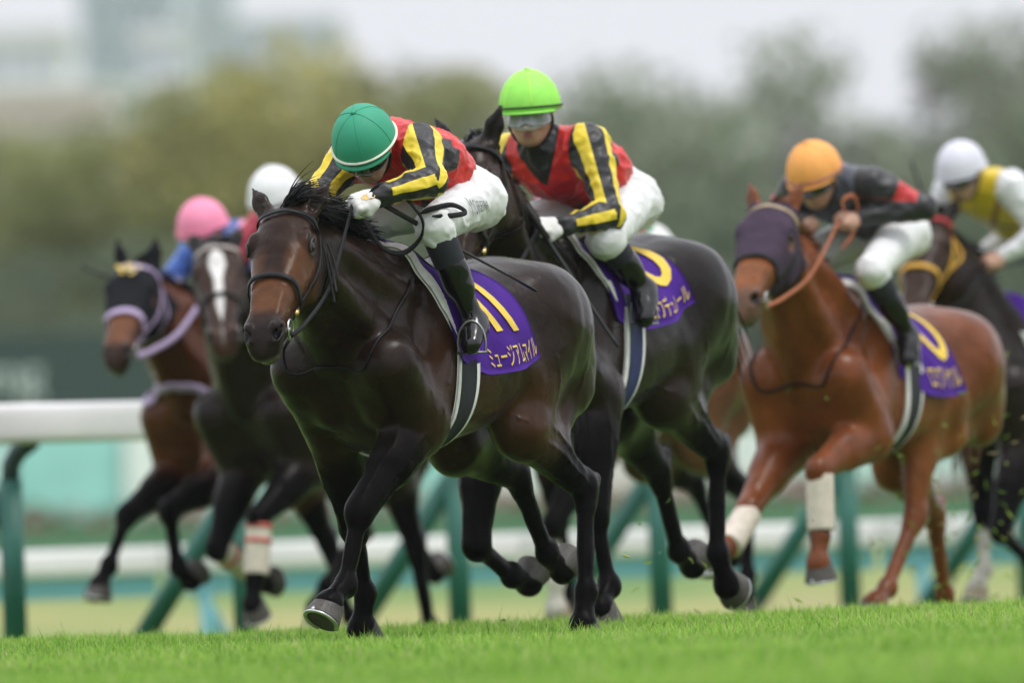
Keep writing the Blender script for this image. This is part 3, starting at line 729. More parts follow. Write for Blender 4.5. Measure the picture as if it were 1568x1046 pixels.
def build_horse(p):
    J = skeleton(p); h = p['vox']; near = h < .0095
    root = empty('racehorse', (p['x'], p['y'], p['gz']), horse_matrix(p), p['scale'])
    tag(root, p['label'], 'horse', 'racehorses galloping on the turf')
    F = horse_field(p, J, near)
    V, Q = F.mesh(h)
    cc, gl = horse_colours(V, p, J); mesh_obj('body', V, Q, COAT, root, attrs={'coat': cc, 'gloss': gl})
    hp = J['hp']; T = J['T']
    for sg in (1, -1):
        s = Shapes(); c = hp(.170, -.034, sg*.0900); n = 14
        for i in range(n+1):
            for k in range(n):
                a, b = math.pi*i/n, 2*math.pi*k/n
                s.v.append(tuple(c+.0262*(math.cos(a)*J['hu']*1.05+math.sin(a)*(math.cos(b)*J['hv']+math.sin(b)*J['hl_']))))
        s.f = [tuple(int(x) for x in q) for q in [(i*n+k, i*n+(k+1) % n, (i+1)*n+(k+1) % n, (i+1)*n+k) for i in range(n) for k in range(n)]]
        s.build('eye', EYE, root)
        if near:
            lid = F.onto(np.array([hp(.170-.030*math.cos(t), -.034+.024*math.sin(t), sg*.106) for t in np.linspace(.1, math.pi-.1, 9)]), .001)
            s2 = Shapes(); s2.tube(spline(lid, 18), .0045, 8); s2.build('eyelid', plain('eyelid', (.014, .008, .006), .4), root)
    # hooves and shoes
    for L in LEGS:
        wall, shoe = hoof_mesh(J[L], p[L], J[L+'R'], near)
        ho = wall.build('hoof', HOOF_PALE if L in p.get('pale_hoof', ()) else HOOF, root, smooth=False)
        shoe.build('horseshoe', ALLOY, ho)
        if L in p.get('bandage', {}):
            st = J[L]; c0, c1 = st[2]+(st[3]-st[2])*.08, st[2]+(st[3]-st[2])*.92
            b = Shapes(); m = 24; k = np.linspace(0, 1, m); w = J[L+'R']@A(math.cos(math.radians(p[L][2])), 0, math.sin(math.radians(p[L][2])))
            b.tube(c0+(c1-c0)*k[:, None]-w*.012, .060+.002*np.sin(k*70), 18)
            col = p['bandage'][L]; bo = b.build('leg_bandage', plain('bandage_cream', (.62, .55, .47), .85, bstr=.5, bscale=300), root)
            for z in col:
                e = Shapes(); e.tube([c0+(c1-c0)*z-w*.012, c0+(c1-c0)*(z+.09)-w*.012], .0645, 18); e.build('bandage_stripe', plain('bandage_red', (.50, .11, .09), .8), bo)
    # mane and tail
    rng = np.random.default_rng(p['seed']); nm = p.get('mane_n', 2600 if near else 420)
    nb, m, poll = J['neck']; crest = spline([T(.33, 0, 1.60), T(.40, 0, 1.585)*.5+(m+A(-.13, 0, .115))*.5, m+A(-.125, 0, .11), hp(-.015, -.05, 0)*.45+(m+A(-.125, 0, .11))*.55+A(-.02, 0, .02), hp(-.02, -.045, 0), hp(.03, -.0, 0)], 60)
    crest = F.onto(crest, -.006, 3)
    ti = rng.uniform(.06, 1, nm)**.8; R = crest[(ti*59).astype(int)]+rng.normal(0, .007, (nm, 3))
    w = p.get('mane', (-.7, .25, .55)); cl = rng.integers(0, 60, nm); cn = rng.normal(0, .20, (60, 3)); fore = ti > .93
    D = np.array(w)+cn[cl]+rng.normal(0, .06, (nm, 3)); 
    Ln = rng.uniform(.11, .24, nm)*p.get('mane_len', 1)*(.65+.5*ti)
    Bd = np.tile(A(-.7, .5*w[1], -1.2), (nm, 1))+cn[(cl*7) % 60]*1.0
    V, Q = strands(R, D, Ln, Bd, .0028 if near else .007, 8, .16, rng)
    mesh_obj('mane', V, Q, p.get('hair', HAIR), root)
    nt = 380 if near else 160; tr = T(-.90, 0, 1.40)
    R = tr+rng.normal(0, 1, (nt, 3))*[.02, .028, .028]; cl = rng.integers(0, 30, nt); cn = rng.normal(0, .16, (30, 3))
    D = np.array(p.get('tail', (-.45, -.25, -.45)))+cn[cl]*.7+rng.normal(0, .05, (nt, 3)); Ln = rng.uniform(.30, .62, nt)*p.get('tail_len', 1)
    Bd = np.tile(np.array(p.get('tail_bend', (.25, -.1, -3.0))), (nt, 1))+cn[(cl*5) % 30]*1.2
    V, Q = strands(R, D, Ln, Bd, .005 if near else .008, 12, .22, rng)
    mesh_obj('tail', V, Q, p.get('hair', HAIR), root)
    # bridle
    bm = p.get('bridle', BLACK_LEATHER); bw = p.get('bridle_w', .021)
    both = lambda f: [f(1), f(-1)]
    br = strap([hp(.06, -.12, .10), hp(.02, -.07, .095), hp(-.035, -.07, .06), hp(-.055, -.07, 0), hp(-.035, -.07, -.06), hp(.02, -.07, -.095), hp(.06, -.12, -.10)], bw, bm, 'bridle', root, F)
    strap([hp(.05, -.085, .10), hp(.052, -.02, .085), hp(.055, .03, .045), hp(.058, .04, 0), hp(.055, .03, -.045), hp(.052, -.02, -.085), hp(.05, -.085, -.10)], bw*1.05, p.get('brow_mat', bm), 'browband', br, F, off=.008, thick=.0035)
    for sg in (1, -1):
        strap([hp(.05, -.085, sg*.10), hp(.15, -.118, sg*.11), hp(.28, -.125, sg*.095), hp(.40, -.105, sg*.07), hp(.465, -.10, sg*.06)], bw, bm, 'cheek_strap', br, F, off=.007)
        strap([hp(.045, -.10, sg*.10), hp(.10, -.19, sg*.10), hp(.14, -.26, sg*.06), hp(.15, -.285, 0)], bw*.7, bm, 'throat_lash', br, F, off=.006)
        c = hp(.478, -.105, sg*.062); ring = Shapes(); tt = np.linspace(0, 2*math.pi, 25)
        ring.tube([c+.036*(math.cos(t)*J['hu']+math.sin(t)*J['hv']) for t in tt], .0048, 8); ring.build('bit_ring', METAL, br)
        bitm = Shapes(); bitm.tube([c, hp(.485, -.10, sg*.03)], .008, 8); bitm.build('bit', METAL, br)
        if near:
            bk = Shapes(); cc = F.onto([hp(.40, -.105, sg*.07)], .012)[0]
            bk.tube([cc-J['hu']*.014, cc+J['hu']*.014], .011, 10); bk.build('buckle', BRASS, br)
    nbm = p.get('nose_mat', bm)
    strap([hp(.36, -.19, .01), hp(.365, -.15, .07), hp(.36, -.08, .08), hp(.345, -.01, .06), hp(.34, .02, 0), hp(.345, -.01, -.06), hp(.36, -.08, -.08), hp(.365, -.15, -.07), hp(.36, -.19, -.01)], p.get('nose_w', bw*1.1), nbm, 'noseband', br, F, off=.008, thick=.004)
    if p.get('lower_nose'):
        strap([hp(.47, -.17, .01), hp(.47, -.14, .06), hp(.46, -.10, .07), hp(.40, -.02, .06), hp(.39, .02, 0), hp(.40, -.02, -.06), hp(.46, -.10, -.07), hp(.47, -.14, -.06), hp(.47, -.17, -.01)], bw*.7, bm, 'noseband', br, F, off=.007)
    if p.get('cheek_flap'):
        for k in range(3):
            strap([hp(.05+.03*k, -.13-.01*k, .115), hp(.10+.05*k, -.17-.02*k, .135), hp(.155+.05*k, -.20, .15)], .010, bm, 'strap_end', br, F, n=10, free=True)
    # hood / blinkers
    if p.get('hood'):
        G = Field(); sub = Field(); ax = [J['hu'], J['hv'], J['hl_']]
        for o in F.ops: G.ops.append(o)
        hd = Prim(lambda P, G=G: G.ev(P)-.007, hp(.14, -.1, 0)-.24, hp(.14, -.1, 0)+.24)
        sub.u(hd, .001)
        sub.clip(hp(.335, .0, 0), J['hu']*.96+J['hv']*.2); sub.clip(hp(.0, -.03, 0), -J['hu'])
        sub.clip(hp(.15, -.235, 0), -J['hv'])
        for sg in (1, -1): sub.sub(ellip(hp(.175, -.05, sg*.115), ax, (.05, .042, .06)), .004)
        if p.get('hood_ears'):
            for sg, e in zip((1, -1), p['ears']): ear_prims(sub, J, sg, e, .006)
        V, Q = sub.mesh(.010); ho = mesh_obj('hood', V, Q, p['hood'], root)
        if p.get('flower'):
            for k in range(9):
                a = k*2.4; c = hp(.10+.012*math.sqrt(k)*math.cos(a), .045, -.01+.014*math.sqrt(k)*math.sin(a)*1.4)
                f = Shapes(); rr = .017
                pet = []
                for i in range(5):
                    for r_, q_ in ((rr*.45, .2), (rr, .45), (rr*.9, .9)):
                        t = (i+q_)*2*math.pi/5; pet.append(c+r_*(math.cos(t)*J['hu']+math.sin(t)*J['hl_'])+J['hv']*(.004 if r_ < rr else .012))
                pet.append(c); f.add(pet, [(15, 3*i, 3*i+1, 3*i+2) for i in range(5)]+[(15, 3*i+2, (3*i+3) % 15) for i in range(5)])
                f.build('flower', plain('flower_yellow', (.78, .60, .12), .7) if k % 3 else plain('flower_cream', (.75, .66, .55), .7), ho, smooth=False)
    # trunk-only field for cloth and girth
    G = Field(); G.ops = F.ops[:19]
    bkx = p.get('back', 0); fx_ = p.get('front', 0); x0 = lambda t: .345+fx_-.15*t**1.1; x1 = lambda t: -.18-bkx-.17*t**1.1
    V = drape(G, J, x0, x1, p.get('drop', .56), 26, 26, off=.019)
    sw = np.linspace(0, 1, 26)[:, None]; tt = np.abs(np.linspace(-1, 1, 53))[None, :]
    N = grid_normals(V); amp = tt**1.5*.011*(np.sin(sw*9+tt*4+p['seed'])+.45*np.sin(sw*16-tt*6)); V = V+N*(amp+.006*tt)[..., None]
    N = grid_normals(V)
    if N[13, 26, 2] < 0: N = -N
    v, q = solid_grid(V, .005)
    sc = mesh_obj('saddle_cloth', v, q, PURPLE, root)
    def print_on(body, s0, s1, t0, t1, name, edge=.12, skew=0.0):
        tv, tf = text_mesh(body, edge)
        if not len(tv): return
        s = s0+(s1-s0)*tv[:, 0]+skew*(1-tv[:, 1]); t = .5+.5*(t1+(t0-t1)*tv[:, 1])
        mesh_obj(name, on_grid(V, N, s, t, .0085), tf, YELLOW_PRINT, sc, smooth=False)
    for args in p['prints']: print_on(*args)
    Vp = drape(G, J, lambda t: .388+fx_-.16*t**1.1-.03*max(0, t-.8)/.2, lambda t: .334+fx_-.15*t**1.1, p.get('drop', .56)*.84, 7, 26, off=.014)
    v, q = solid_grid(Vp, .014); mesh_obj('saddle_pad', v, q, WHITE_PAD, root)
    Vs = drape(G, J, lambda t: .15-.03*t, lambda t: -.14+.06*t, .13, 14, 14, off=.030)
    hump = np.linspace(-1, 1, 14)[:, None]**2*(1-np.abs(np.linspace(-1, 1, 29))[None, :])*.05
    Vs[:, :, 2] += hump; v, q = solid_grid(Vs, .012); sd = mesh_obj('saddle', v, q, SADDLE_MAT, root)
    # girth
    def ring_at(xt, xb, w0, w1, off, thick, name, mat, par):
        ph = np.radians(np.linspace(62, 298, 70)); g = []; rr = np.linspace(.6, .1, 90); i = np.arange(70)
        d = np.stack([0*ph, np.sin(ph), np.cos(ph)], 1); k = (1-np.cos(ph))/2
        for sgn in (w0, w1):
            c = np.array([T(x, 0, 1.2) for x in xt+(xb-xt)*k+sgn]); vv = G.ev((c[:, None]+rr[None, :, None]*d[:, None]).reshape(-1, 3)).reshape(70, -1)
            hit = np.argmax(vv < off, axis=1); h0 = np.maximum(hit-1, 0); va, vb = vv[i, h0], vv[i, hit]
            r = rr[h0]+(rr[hit]-rr[h0])*np.clip((va-off)/np.maximum(va-vb, 1e-6), 0, 1); g.append(c+r[:, None]*d)
        v, q = solid_grid(np.array(g), thick); return mesh_obj(name, v, q, mat, par)
    gm = p.get('girth_mat', plain('girth_navy', (.010, .012, .018), .7, bstr=.4, bscale=400))
    gi = ring_at(*p.get('girth_x', (.0, .17)), .040, -.040, .012, .008, 'girth', gm, root)
    ring_at(*p.get('girth_x', (.0, .17)), .060, .038, .010, .009, 'girth_edge', WHITE_PAD, gi); ring_at(*p.get('girth_x', (.0, .17)), -.038, -.060, .010, .009, 'girth_edge', WHITE_PAD, gi)
    if p.get('girth_patch'):
        Shapes()
    if p.get('breast'):
        mt, wd, zz = p['breast']; n = 40
        ph = np.linspace(-1.5, 1.5, n); c = nb+A(-.02, 0, zz); pts = F.onto(np.array([c+A(.42*math.cos(a), .30*math.sin(a), -.02*math.cos(a)+.10*(1-math.cos(a))) for a in ph]), .006, 6)
        strap(pts, wd, mt, 'breast_strap', root, F, off=.007, thick=.006)
    if p.get('neck_strap'):
        n = 30; pts = []
        for a in np.linspace(-2.2, 2.2, n):
            c = nb+A(.03, 0, -.02); pts.append(c+A(.30*math.cos(a), .22*math.sin(a), -.30*math.cos(a)))
        pts = F.onto(np.array(pts), .005, 6); kk = np.ones(5)/5; pts = np.stack([np.convolve(np.pad(pts[:, j], 2, mode='edge'), kk, 'valid') for j in range(3)], 1)
        pts = F.onto(pts, .004, 2)
        strap(pts, .012, BLACK_LEATHER, 'neck_strap', root, F, off=.005)
    # stirrups
    for sg, an in ((1, p['rider']['anL']), (-1, p['rider']['anR'])):
        to = p['rider']['toeL' if sg > 0 else 'toeR']; c = (np.array(an)*.30+np.array(to)*.70); s = Shapes(); fd = np.array(to)-np.array(an); fd[2] = 0; fd /= np.linalg.norm(fd)+1e-9
        sdv = np.cross(A(0, 0, 1), fd); tt = np.linspace(-.5, math.pi+.5, 20)
        s.tube([c+sdv*.052*math.cos(t)+A(0, 0, -.02+.085*max(math.sin(t), -.4)) for t in tt], .0042, 8)
        b0 = c+A(0, 0, -.052); s.tube([b0-sdv*.055, b0+sdv*.055], .012, 8, flat=.4)
        st = s.build('stirrup', plain('stirrup_metal', (.30, .30, .30), .3, 1.0), root)
        top = T(.10, sg*.17, 1.47); l = Shapes(); l.tube(spline([top, (top+c)/2+A(0, sg*.035, 0), c+A(0, 0, .095)], 10), .008, 6, flat=.4); l.build('stirrup_leather', BLACK_LEATHER, st)
    # reins
    rd = p['rider']; rw = p.get('rein_r', .0095)
    for sg, hk in ((1, 'haL'), (-1, 'haR')):
        a = hp(.50, -.115, sg*.066); b = np.array(rd[hk]); mid = (a+b)/2+A(0, sg*.035, p.get('rein_sag', -.05))
        s = Shapes(); s.tube(spline([a, a*.66+mid*.34+A(0, sg*.01, -.01), mid, b], 26), rw, 8, flat=.45, up=(0, sg*1.0, .1)); s.build('rein', p.get('rein_mat', BLACK_LEATHER), root)
    for loop in p.get('rein_loops', []):
        s = Shapes(); s.tube(spline(loop, 48), np.r_[np.linspace(.3, 1, 5), np.ones(38), np.linspace(1, .3, 5)]*rw*1.05, 8, flat=.35, up=(0, 1, .2)); s.build('rein_loop', p.get('loop_mat', p.get('rein_mat', BLACK_LEATHER)), root)
    return root, J, F

# ------------------------------------------------------------------ jockeys
SKIN = plain('skin', (.42, .235, .16), .5, var=.08, nscale=60, bstr=.15, bscale=300)
LIP = plain('lip', (.36, .13, .11), .45)
BOOT = plain('boot_leather', (.005, .005, .006), .14, coat=.25, spec=.35, bstr=.35, bscale=18, var=.2)
SOCK = plain('boot_top', (.012, .013, .020), .75, bstr=.4, bscale=400)
BREECHES = plain('breeches_white', (.70, .70, .70), .62, var=.05, nscale=14, bstr=.35, bscale=22, sheen=.1)
GLOVE = plain('glove_white', (.68, .67, .64), .6, var=.06, bstr=.4, bscale=60)
GOGGLE = plain('goggle_lens', (.016, .018, .020), .12, coat=.5, bstr=0)
GOGGLE_GREY = plain('goggle_grey', (.27, .28, .30), .14, coat=.5, bstr=0)
VISOR = plain('face_shield', (.50, .43, .40), .3, bstr=0)
STRAP_BLACK = plain('webbing_black', (.010, .010, .011), .7)

def silk_mat(name, body, sash, sl_a, sl_b, cuff, sash_w, stripe_cut, band=None):
    m, nt, b = new_mat(name); L = nt.links
    def at(n): 
        a = nd(nt, 'ShaderNodeAttribute'); a.attribute_name = n; return a.outputs['Fac']
    def gate(sock, lo, hi):
        r = nd(nt, 'ShaderNodeMapRange'); r.inputs['From Min'].default_value = lo; r.inputs['From Max'].default_value = hi; L.new(sock, r.inputs['Value']); return r.outputs[0]
    def mix(f, a, c):
        x = nd(nt, 'ShaderNodeMix'); x.data_type = 'RGBA'; L.new(f, x.inputs[0])
        for s, val in ((6, a), (7, c)):
            if isinstance(val, tuple): x.inputs[s].default_value = (*val, 1)
            else: L.new(val, x.inputs[s])
        return x.outputs[2]
    tor = mix(gate(at('sash'), sash_w+.002, sash_w-.002), body, sash)
    slv = mix(gate(at('stripe'), stripe_cut-.03, stripe_cut+.03), sl_a, sl_b)
    if band: 
        g = nd(nt, 'ShaderNodeMath', operation='MULTIPLY'); L.new(gate(at('armt'), band[0]-.01, band[0]+.01), g.inputs[0]); L.new(gate(at('armt'), band[1]+.01, band[1]-.01), g.inputs[1])
        slv = mix(g.outputs[0], slv, band[2])
    slv = mix(gate(at('armt'), 1.80, 1.82), slv, cuff)
    colr = mix(gate(at('arm'), -.002, .002), tor, slv)
    no, bu, src = bump(nt, b, 26, .5, .006)
    mul_noise(nt, colr, b, src, 20, .9, 1.08)
    b.inputs['Roughness'].default_value = .45; b.inputs['Sheen Weight'].default_value = .12
    return m

def hand_prims(F, wr, kn, back, sg, grow=0.0):
    """fist round a rein: wrist, knuckle line, back-of-hand normal"""
    wr, kn, back = [np.asarray(x, float) for x in (wr, kn, back)]; d = kn-wr; d /= np.linalg.norm(d)
    back = back-d*(back@d); back /= np.linalg.norm(back); sd = np.cross(d, back)*sg     # toward the little finger
    palm_c = wr+d*.055
    F.u(ellip(palm_c, [d, back, sd], (.052+grow, .019+grow, .043+grow)), .02)
    F.u(cone(wr-d*.03, wr+d*.03, .026+grow, .028+grow, back, .75), .02)
    for i, (o, ln) in enumerate(((-.030, .95), (-.010, 1.05), (.010, 1.0), (.030, .82))):
        k = wr+d*.092+sd*o+back*.006; r = .0098+grow*.7
        m1 = k+(d*.55-back*.80)*.034*ln; m2 = m1+(-d*.70-back*.62)*.024*ln; m3 = m2+(-d*.75+back*.50)*.018*ln
        F.u(cone(k-d*.02, k, r*1.1, r*1.08), .006); F.u(cone(k, m1, r*1.05, r*.98), .004); F.u(cone(m1, m2, r*.98, r*.9), .004); F.u(cone(m2, m3, r*.9, r*.8), .004)
    t0 = wr+d*.035-sd*.034; t1 = t0+(d*.75-sd*.35-back*.45)*.036; t2 = t1+(d*.65+sd*.45-back*.55)*.030
    F.u(cone(t0, t1, .0135+grow, .0115+grow*.8), .012); F.u(cone(t1, t2, .0112+grow*.7, .0092+grow*.7), .005)

def head_prims(F, r):
    c, f, up, l = r['hc'], r['hf'], r['hup'], r['hl']; q = lambda a, b, s: c+f*a+up*b+l*s; ax = [f, up, l]
    F.u(ellip(q(-.012, .03, 0), ax, (.098, .098, .078)), .02)
    F.u(ellip(q(.030, -.045, 0), ax, (.062, .070, .060)), .035)
    F.u(ellip(q(.055, -.088, 0), ax, (.030, .026, .030)), .022)          # chin
    F.u(cone(q(.072, .018, .036), q(.076, .018, -.036), .014, .014), .02)   # brow
    for s in (1, -1):
        F.u(ellip(q(.058, -.022, s*.042), ax, (.022, .020, .022)), .02)   # cheekbone
        F.sub(ellip(q(.093, .000, s*.031), ax, (.016, .011, .016)), .012)
        F.u(ball(q(.071, .000, s*.031), .0125), .004)
        F.u(ellip(q(-.010, -.012, s*.079), ax, (.022, .032, .010)), .008)    # ear
        F.sub(ellip(q(-.006, -.010, s*.090), ax, (.010, .017, .007)), .006)
        F.u(cone(q(.0, -.05, s*.058), q(.052, -.085, s*.024), .016, .018), .02)   # jaw
    F.u(cone(q(.086, .006, 0), q(.106, -.030, 0), .009, .013), .012)      # nose
    for s in (1, -1): F.u(ball(q(.098, -.034, s*.012), .0085), .008)
    F.u(cone(q(.087, -.058, .018), q(.087, -.058, -.018), .0085, .0085), .008)   # lips
    F.u(cone(q(.084, -.069, .015), q(.084, -.069, -.015), .0085, .0085), .008)
    F.sub(cone(q(.098, -.063, .022), q(.098, -.063, -.022), .0028, .0028), .004)

def body_prims(F, r, grow=0.0, arms=True, torso=True, legs=True):
    Y = r['lat']
    if torso:
        F.u(cone(r['pel'], r['mid'], .110+grow, .110+grow, Y, 1.22), .05)
        F.u(cone(r['mid'], r['chest'], .112+grow, .118+grow, Y, 1.28), .06)
        F.u(cone(r['shL']*.86+r['shR']*.14, r['shR']*.86+r['shL']*.14, .068+grow, .068+grow), .06)
        F.u(cone(r['chest'], r['neck'], .085+grow, .052+grow), .05)
    if arms:
        for s in 'LR':
            sh, el, wr = r['sh'+s], r['el'+s], r['wr'+s]
            F.u(cone(sh, sh+(el-sh)*.25, .060+grow, .054+grow), .04); F.u(cone(sh, el, .055+grow, .041+grow), .04)
            F.u(cone(el, el+(wr-el)*.35, .041+grow, .041+grow), .02); F.u(cone(el, wr, .041+grow, .027+grow), .02)
    if legs:
        for s in 'LR':
            hi, kn, an = r['hip'+s], r['kn'+s], r['an'+s]
            F.u(ellip(hi+(r['pel']-r['chest'])/np.linalg.norm(r['pel']-r['chest'])*.035, np.eye(3), (.082+grow, .090+grow, .086+grow)), .06)
            F.u(cone(hi, kn, .088+grow, .056+grow), .05); F.u(ball(kn, .053+grow), .03)
            F.u(cone(kn, an, .048+grow, .031+grow), .03)
            bk = np.cross(kn-hi, np.cross(kn-hi, an-kn)); bk = -bk/(np.linalg.norm(bk)+1e-9)
            F.u(cone(kn+(an-kn)*.2, kn+(an-kn)*.6, .045+grow, .038+grow), .03)
def foot_prims(F, r, s, grow):
    an, to = r['an'+s], r['toe'+s]; d = (to-an); dz = d/np.linalg.norm(d)
    F.u(cone(an, an+(to-an)*.45, .036+grow, .038+grow), .03); F.u(cone(an+(to-an)*.35, to, .038+grow, .030+grow, r['lat'], 1.12), .025)
    F.u(cone(an+A(-.025, 0, -.035), an+A(0, 0, -.01), .030+grow, .034+grow), .03)

def build_jockey(p, Fh):
    r = {k: np.array(v, float) for k, v in p['rider'].items()}
    look = p['look']; root_l = A(0, 0, 1.45)
    th = horse_matrix(p); ca, sa = math.cos(th), math.sin(th); s = p['scale']
    root = empty('person', (p['x'], p['y'], p['gz']+root_l[2]*s), th, s)
    tag(root, look['label'], 'jockey', 'jockeys racing')
    r['lat'] = r['shL']-r['shR']; r['lat'] /= np.linalg.norm(r['lat'])
    r['hf'] /= np.linalg.norm(r['hf']); r['hup'] -= r['hf']*(r['hup']@r['hf']); r['hup'] /= np.linalg.norm(r['hup']); r['hl'] = np.cross(r['hup'], r['hf'])
    for q in 'LR':
        if 'hip'+q not in r: r['hip'+q] = r['pel']+A(.02, .095 if q == 'L' else -.095, -.02)
    r['mid'] = (r['pel']+r['chest'])/2+A(-.02, 0, .035)
    h = p['jvox']
    B = Field(); body_prims(B, r); B.u(cone(r['neck'], r['hc']-r['hup']*.04-r['hf']*.03, .050, .050), .03)
    HF = Field(); head_prims(HF, r); B.ops += HF.ops
    hands = {}
    for q, sg in (('L', 1), ('R', -1)):
        hd = r['ha'+q]-r['wr'+q]; up = np.array(look.get('hand_up'+q, (.1, sg*.75, .65))); hands[q] = (r['wr'+q], r['ha'+q], up, sg)
        hand_prims(B, *hands[q]); foot_prims(B, r, q, 0)
    V, Q = B.mesh(h*1.15); mesh_obj('body', V, Q, SKIN, root, shift=root_l)
    if look.get('lips'):
        lf = Shapes(); c = r['hc']; q = lambda a, b, s_: HF.onto([c+r['hf']*a+r['hup']*b+r['hl']*s_], .0012)[0]
        for b in (-.0585, -.0685): lf.tube([q(.095, b, x) for x in np.linspace(-.020, .020, 9)], .0042*np.array([.3, .7, 1, 1, 1, 1, 1, .7, .3]), 6)
        lf.build('lips', LIP, root, shift=root_l)
    # silks
    Jk = Field(); body_prims(Jk, r, .013, legs=False)
    Jk.u(cone(r['neck']+(r['chest']-r['neck'])*.3, r['neck']+(r['hc']-r['neck'])*.12, .075, .068), .03)
    wdir = r['pel']-r['mid']; Jk.clip(r['mid']+wdir*.55, wdir)
    for q in 'LR': 
        e, w_ = r['el'+q], r['wr'+q]; 
    nd_ = r['hc']-r['neck']; Jk.disp(.0085, 50, p['seed'], True); Jk.disp(.0036, 125, p['seed']+1, True)
    V, Q = Jk.mesh(h)
    ax = r['pel']-r['neck']; L_ = np.linalg.norm(ax); ax /= L_
    t = (V-r['neck'])@ax/L_; y = (V-(r['neck']+r['pel'])/2)@r['lat']
    X = .150*(1-2.7*t); sash = np.minimum(np.abs(y-X), np.abs(y+X))
    arm = np.full(len(V), -1.); stripe = np.zeros(len(V)); armt = np.zeros(len(V))
    dt = np.minimum(np.minimum(seg_dist(V, [r['pel'], r['mid'], r['chest'], r['neck']])-.115, seg_dist(V, [r['chest']+r['lat']*.09, r['chest']-r['lat']*.09])-.105), 1)
    for q in 'LR':
        sh, el, wr = r['sh'+q], r['el'+q], r['wr'+q]
        for a_, b_, off in ((sh, el, 0), (el, wr, 1)):
            ab = b_-a_; tt = (V-a_)@ab/(ab@ab); d = np.linalg.norm(V-a_-np.clip(tt, 0, 1)[:, None]*ab, axis=1)
            val = (dt-(d-.058)); sel = val > arm
            e1 = np.cross(ab, r['lat']+A(.01, .02, .3)); e1 /= np.linalg.norm(e1); e2 = np.cross(ab, e1); e2 /= np.linalg.norm(e2)
            an = np.arctan2((V-a_)@e2, (V-a_)@e1)
            arm = np.where(sel, val, arm); stripe = np.where(sel, np.cos(look.get('nstripe', 4)*an+look.get('phase', 0)), stripe); armt = np.where(sel, off+np.clip(tt, 0, 1), armt)
    # trim sleeves at the wrist
    mesh_obj('silks', V, Q, look['silk'], root, attrs={'sash': sash, 'arm': arm, 'stripe': stripe, 'armt': armt}, shift=root_l)
    # breeches
    Bq2 = Field(); rs = dict(r)
    for q in 'LR': rs['an'+q] = r['kn'+q]+(r['an'+q]-r['kn'+q])*.24
    body_prims(Bq2, rs, .011, arms=False, torso=False); Bq2.u(cone(r['pel'], r['mid'], .124, .110, r['lat'], 1.22), .05)
    Bq2.disp(.0065, 44, p['seed']+5, True); Bq2.disp(.0026, 115, p['seed']+6, True)
    V, Q = Bq2.mesh(h); bo = mesh_obj('breeches', V, Q, look.get('breech_mat', BREECHES), root, shift=root_l)
    if look.get('thigh_text'):
        tx, c, xd, yd, w_, hh = look['thigh_text']; tv, tf = text_mesh(tx, .12); xd = A(*xd); yd = A(*yd); xd /= np.linalg.norm(xd); yd -= xd*(xd@yd); yd /= np.linalg.norm(yd); n = np.cross(xd, yd)
        P = A(*c)+xd*(tv[:, :1]-.5)*w_+yd*(tv[:, 1:]-.5)*hh
        B3 = Field(); B3.ops = [o for o in Bq2.ops if o[0] != 'd']; P = B3.onto(P, .0075, 8); mesh_obj('lettering', P, tf, plain('grey_print', (.10, .11, .11), .6), bo, smooth=False, shift=root_l)
    for q, sg in (('L', 1), ('R', -1)):
        kn, an = r['kn'+q], r['an'+q]; d = an-kn; dn = d/np.linalg.norm(d)
        S = Field(); S.u(cone(kn+d*.10, kn+d*.42, .060, .053), .02); S.u(cone(kn+d*.2, kn+d*.5, .056, .050), .02); S.clip(kn+d*.40, d); S.clip(kn+d*.13, -d)
        V, Q = S.mesh(h); mesh_obj('boot_top', V, Q, look.get('sock_mat', SOCK), root, shift=root_l)
        S = Field(); S.u(cone(kn+d*.25, kn+d*.6, .055, .050), .03); S.u(cone(kn+d*.5, an, .050, .039), .03); foot_prims(S, r, q, .006); S.clip(kn+d*.36, -d); S.disp(.004, 55, p['seed']+9)
        V, Q = S.mesh(h); mesh_obj('boot', V, Q, BOOT, root, shift=root_l)
        if look.get('gloves', True):
            G = Field(); hand_prims(G, *hands[q], grow=.0035); V, Q = G.mesh(min(h, .0045)); go = mesh_obj('glove', V, Q, GLOVE, root, shift=root_l)
            wr, kn2, up, _ = hands[q]; dd = kn2-wr; dd /= np.linalg.norm(dd); sdv = np.cross(dd, up)
            cu = Shapes(); cu.tube([wr-dd*.03, wr-dd*.005], .034, 16); cu.build('glove_cuff', look.get('cuff_mat', STRAP_BLACK), go, shift=root_l)
            if look.get('emblem') and q == 'L':
                upn = up-dd*(up@dd); upn /= np.linalg.norm(upn); sdv = np.cross(dd, upn); c = wr+dd*.060
                pts = [c+upn*.03+sdv*x+dd*y_ for x, y_ in ((-.012, -.012), (.010, -.014), (.013, .004), (.006, .006), (.008, .014), (-.004, .012), (-.008, .004), (-.014, .002))]
                P = G.onto(np.array(pts), .0015, 6); e = Shapes(); e.add(P, [tuple(range(8))]); e.build('emblem', BRASS, go, smooth=False, shift=root_l)
                c2 = wr+dd*.035; P = G.onto(np.array([c2+upn*.03+sdv*x+dd*y_ for x, y_ in ((-.014, .012), (-.016, -.004), (-.010, -.012), (.0, -.012))]), .002, 6)
                e = Shapes(); e.tube(spline(P, 10), .0018, 6); e.build('stitching', BRASS, go, shift=root_l)
    # helmet: dome, band, seams, button
    hc, f, up, l = r['hc'], r['hf'], r['hup'], r['hl']; c = hc+up*.030-f*.008
    dome = Shapes(); n, m = 44, 18; RX, RY, RZ = .138, .118, .140
    def dp(th_, ph_, g=1.0):
        return c+f*math.cos(th_)*math.sin(ph_)*RX*g+l*math.sin(th_)*math.sin(ph_)*RY*g+up*math.cos(ph_)*RZ*g
    phm = lambda t_: math.pi/2+.10-.10*math.cos(t_)
    Vd = [dp(0, 0)]
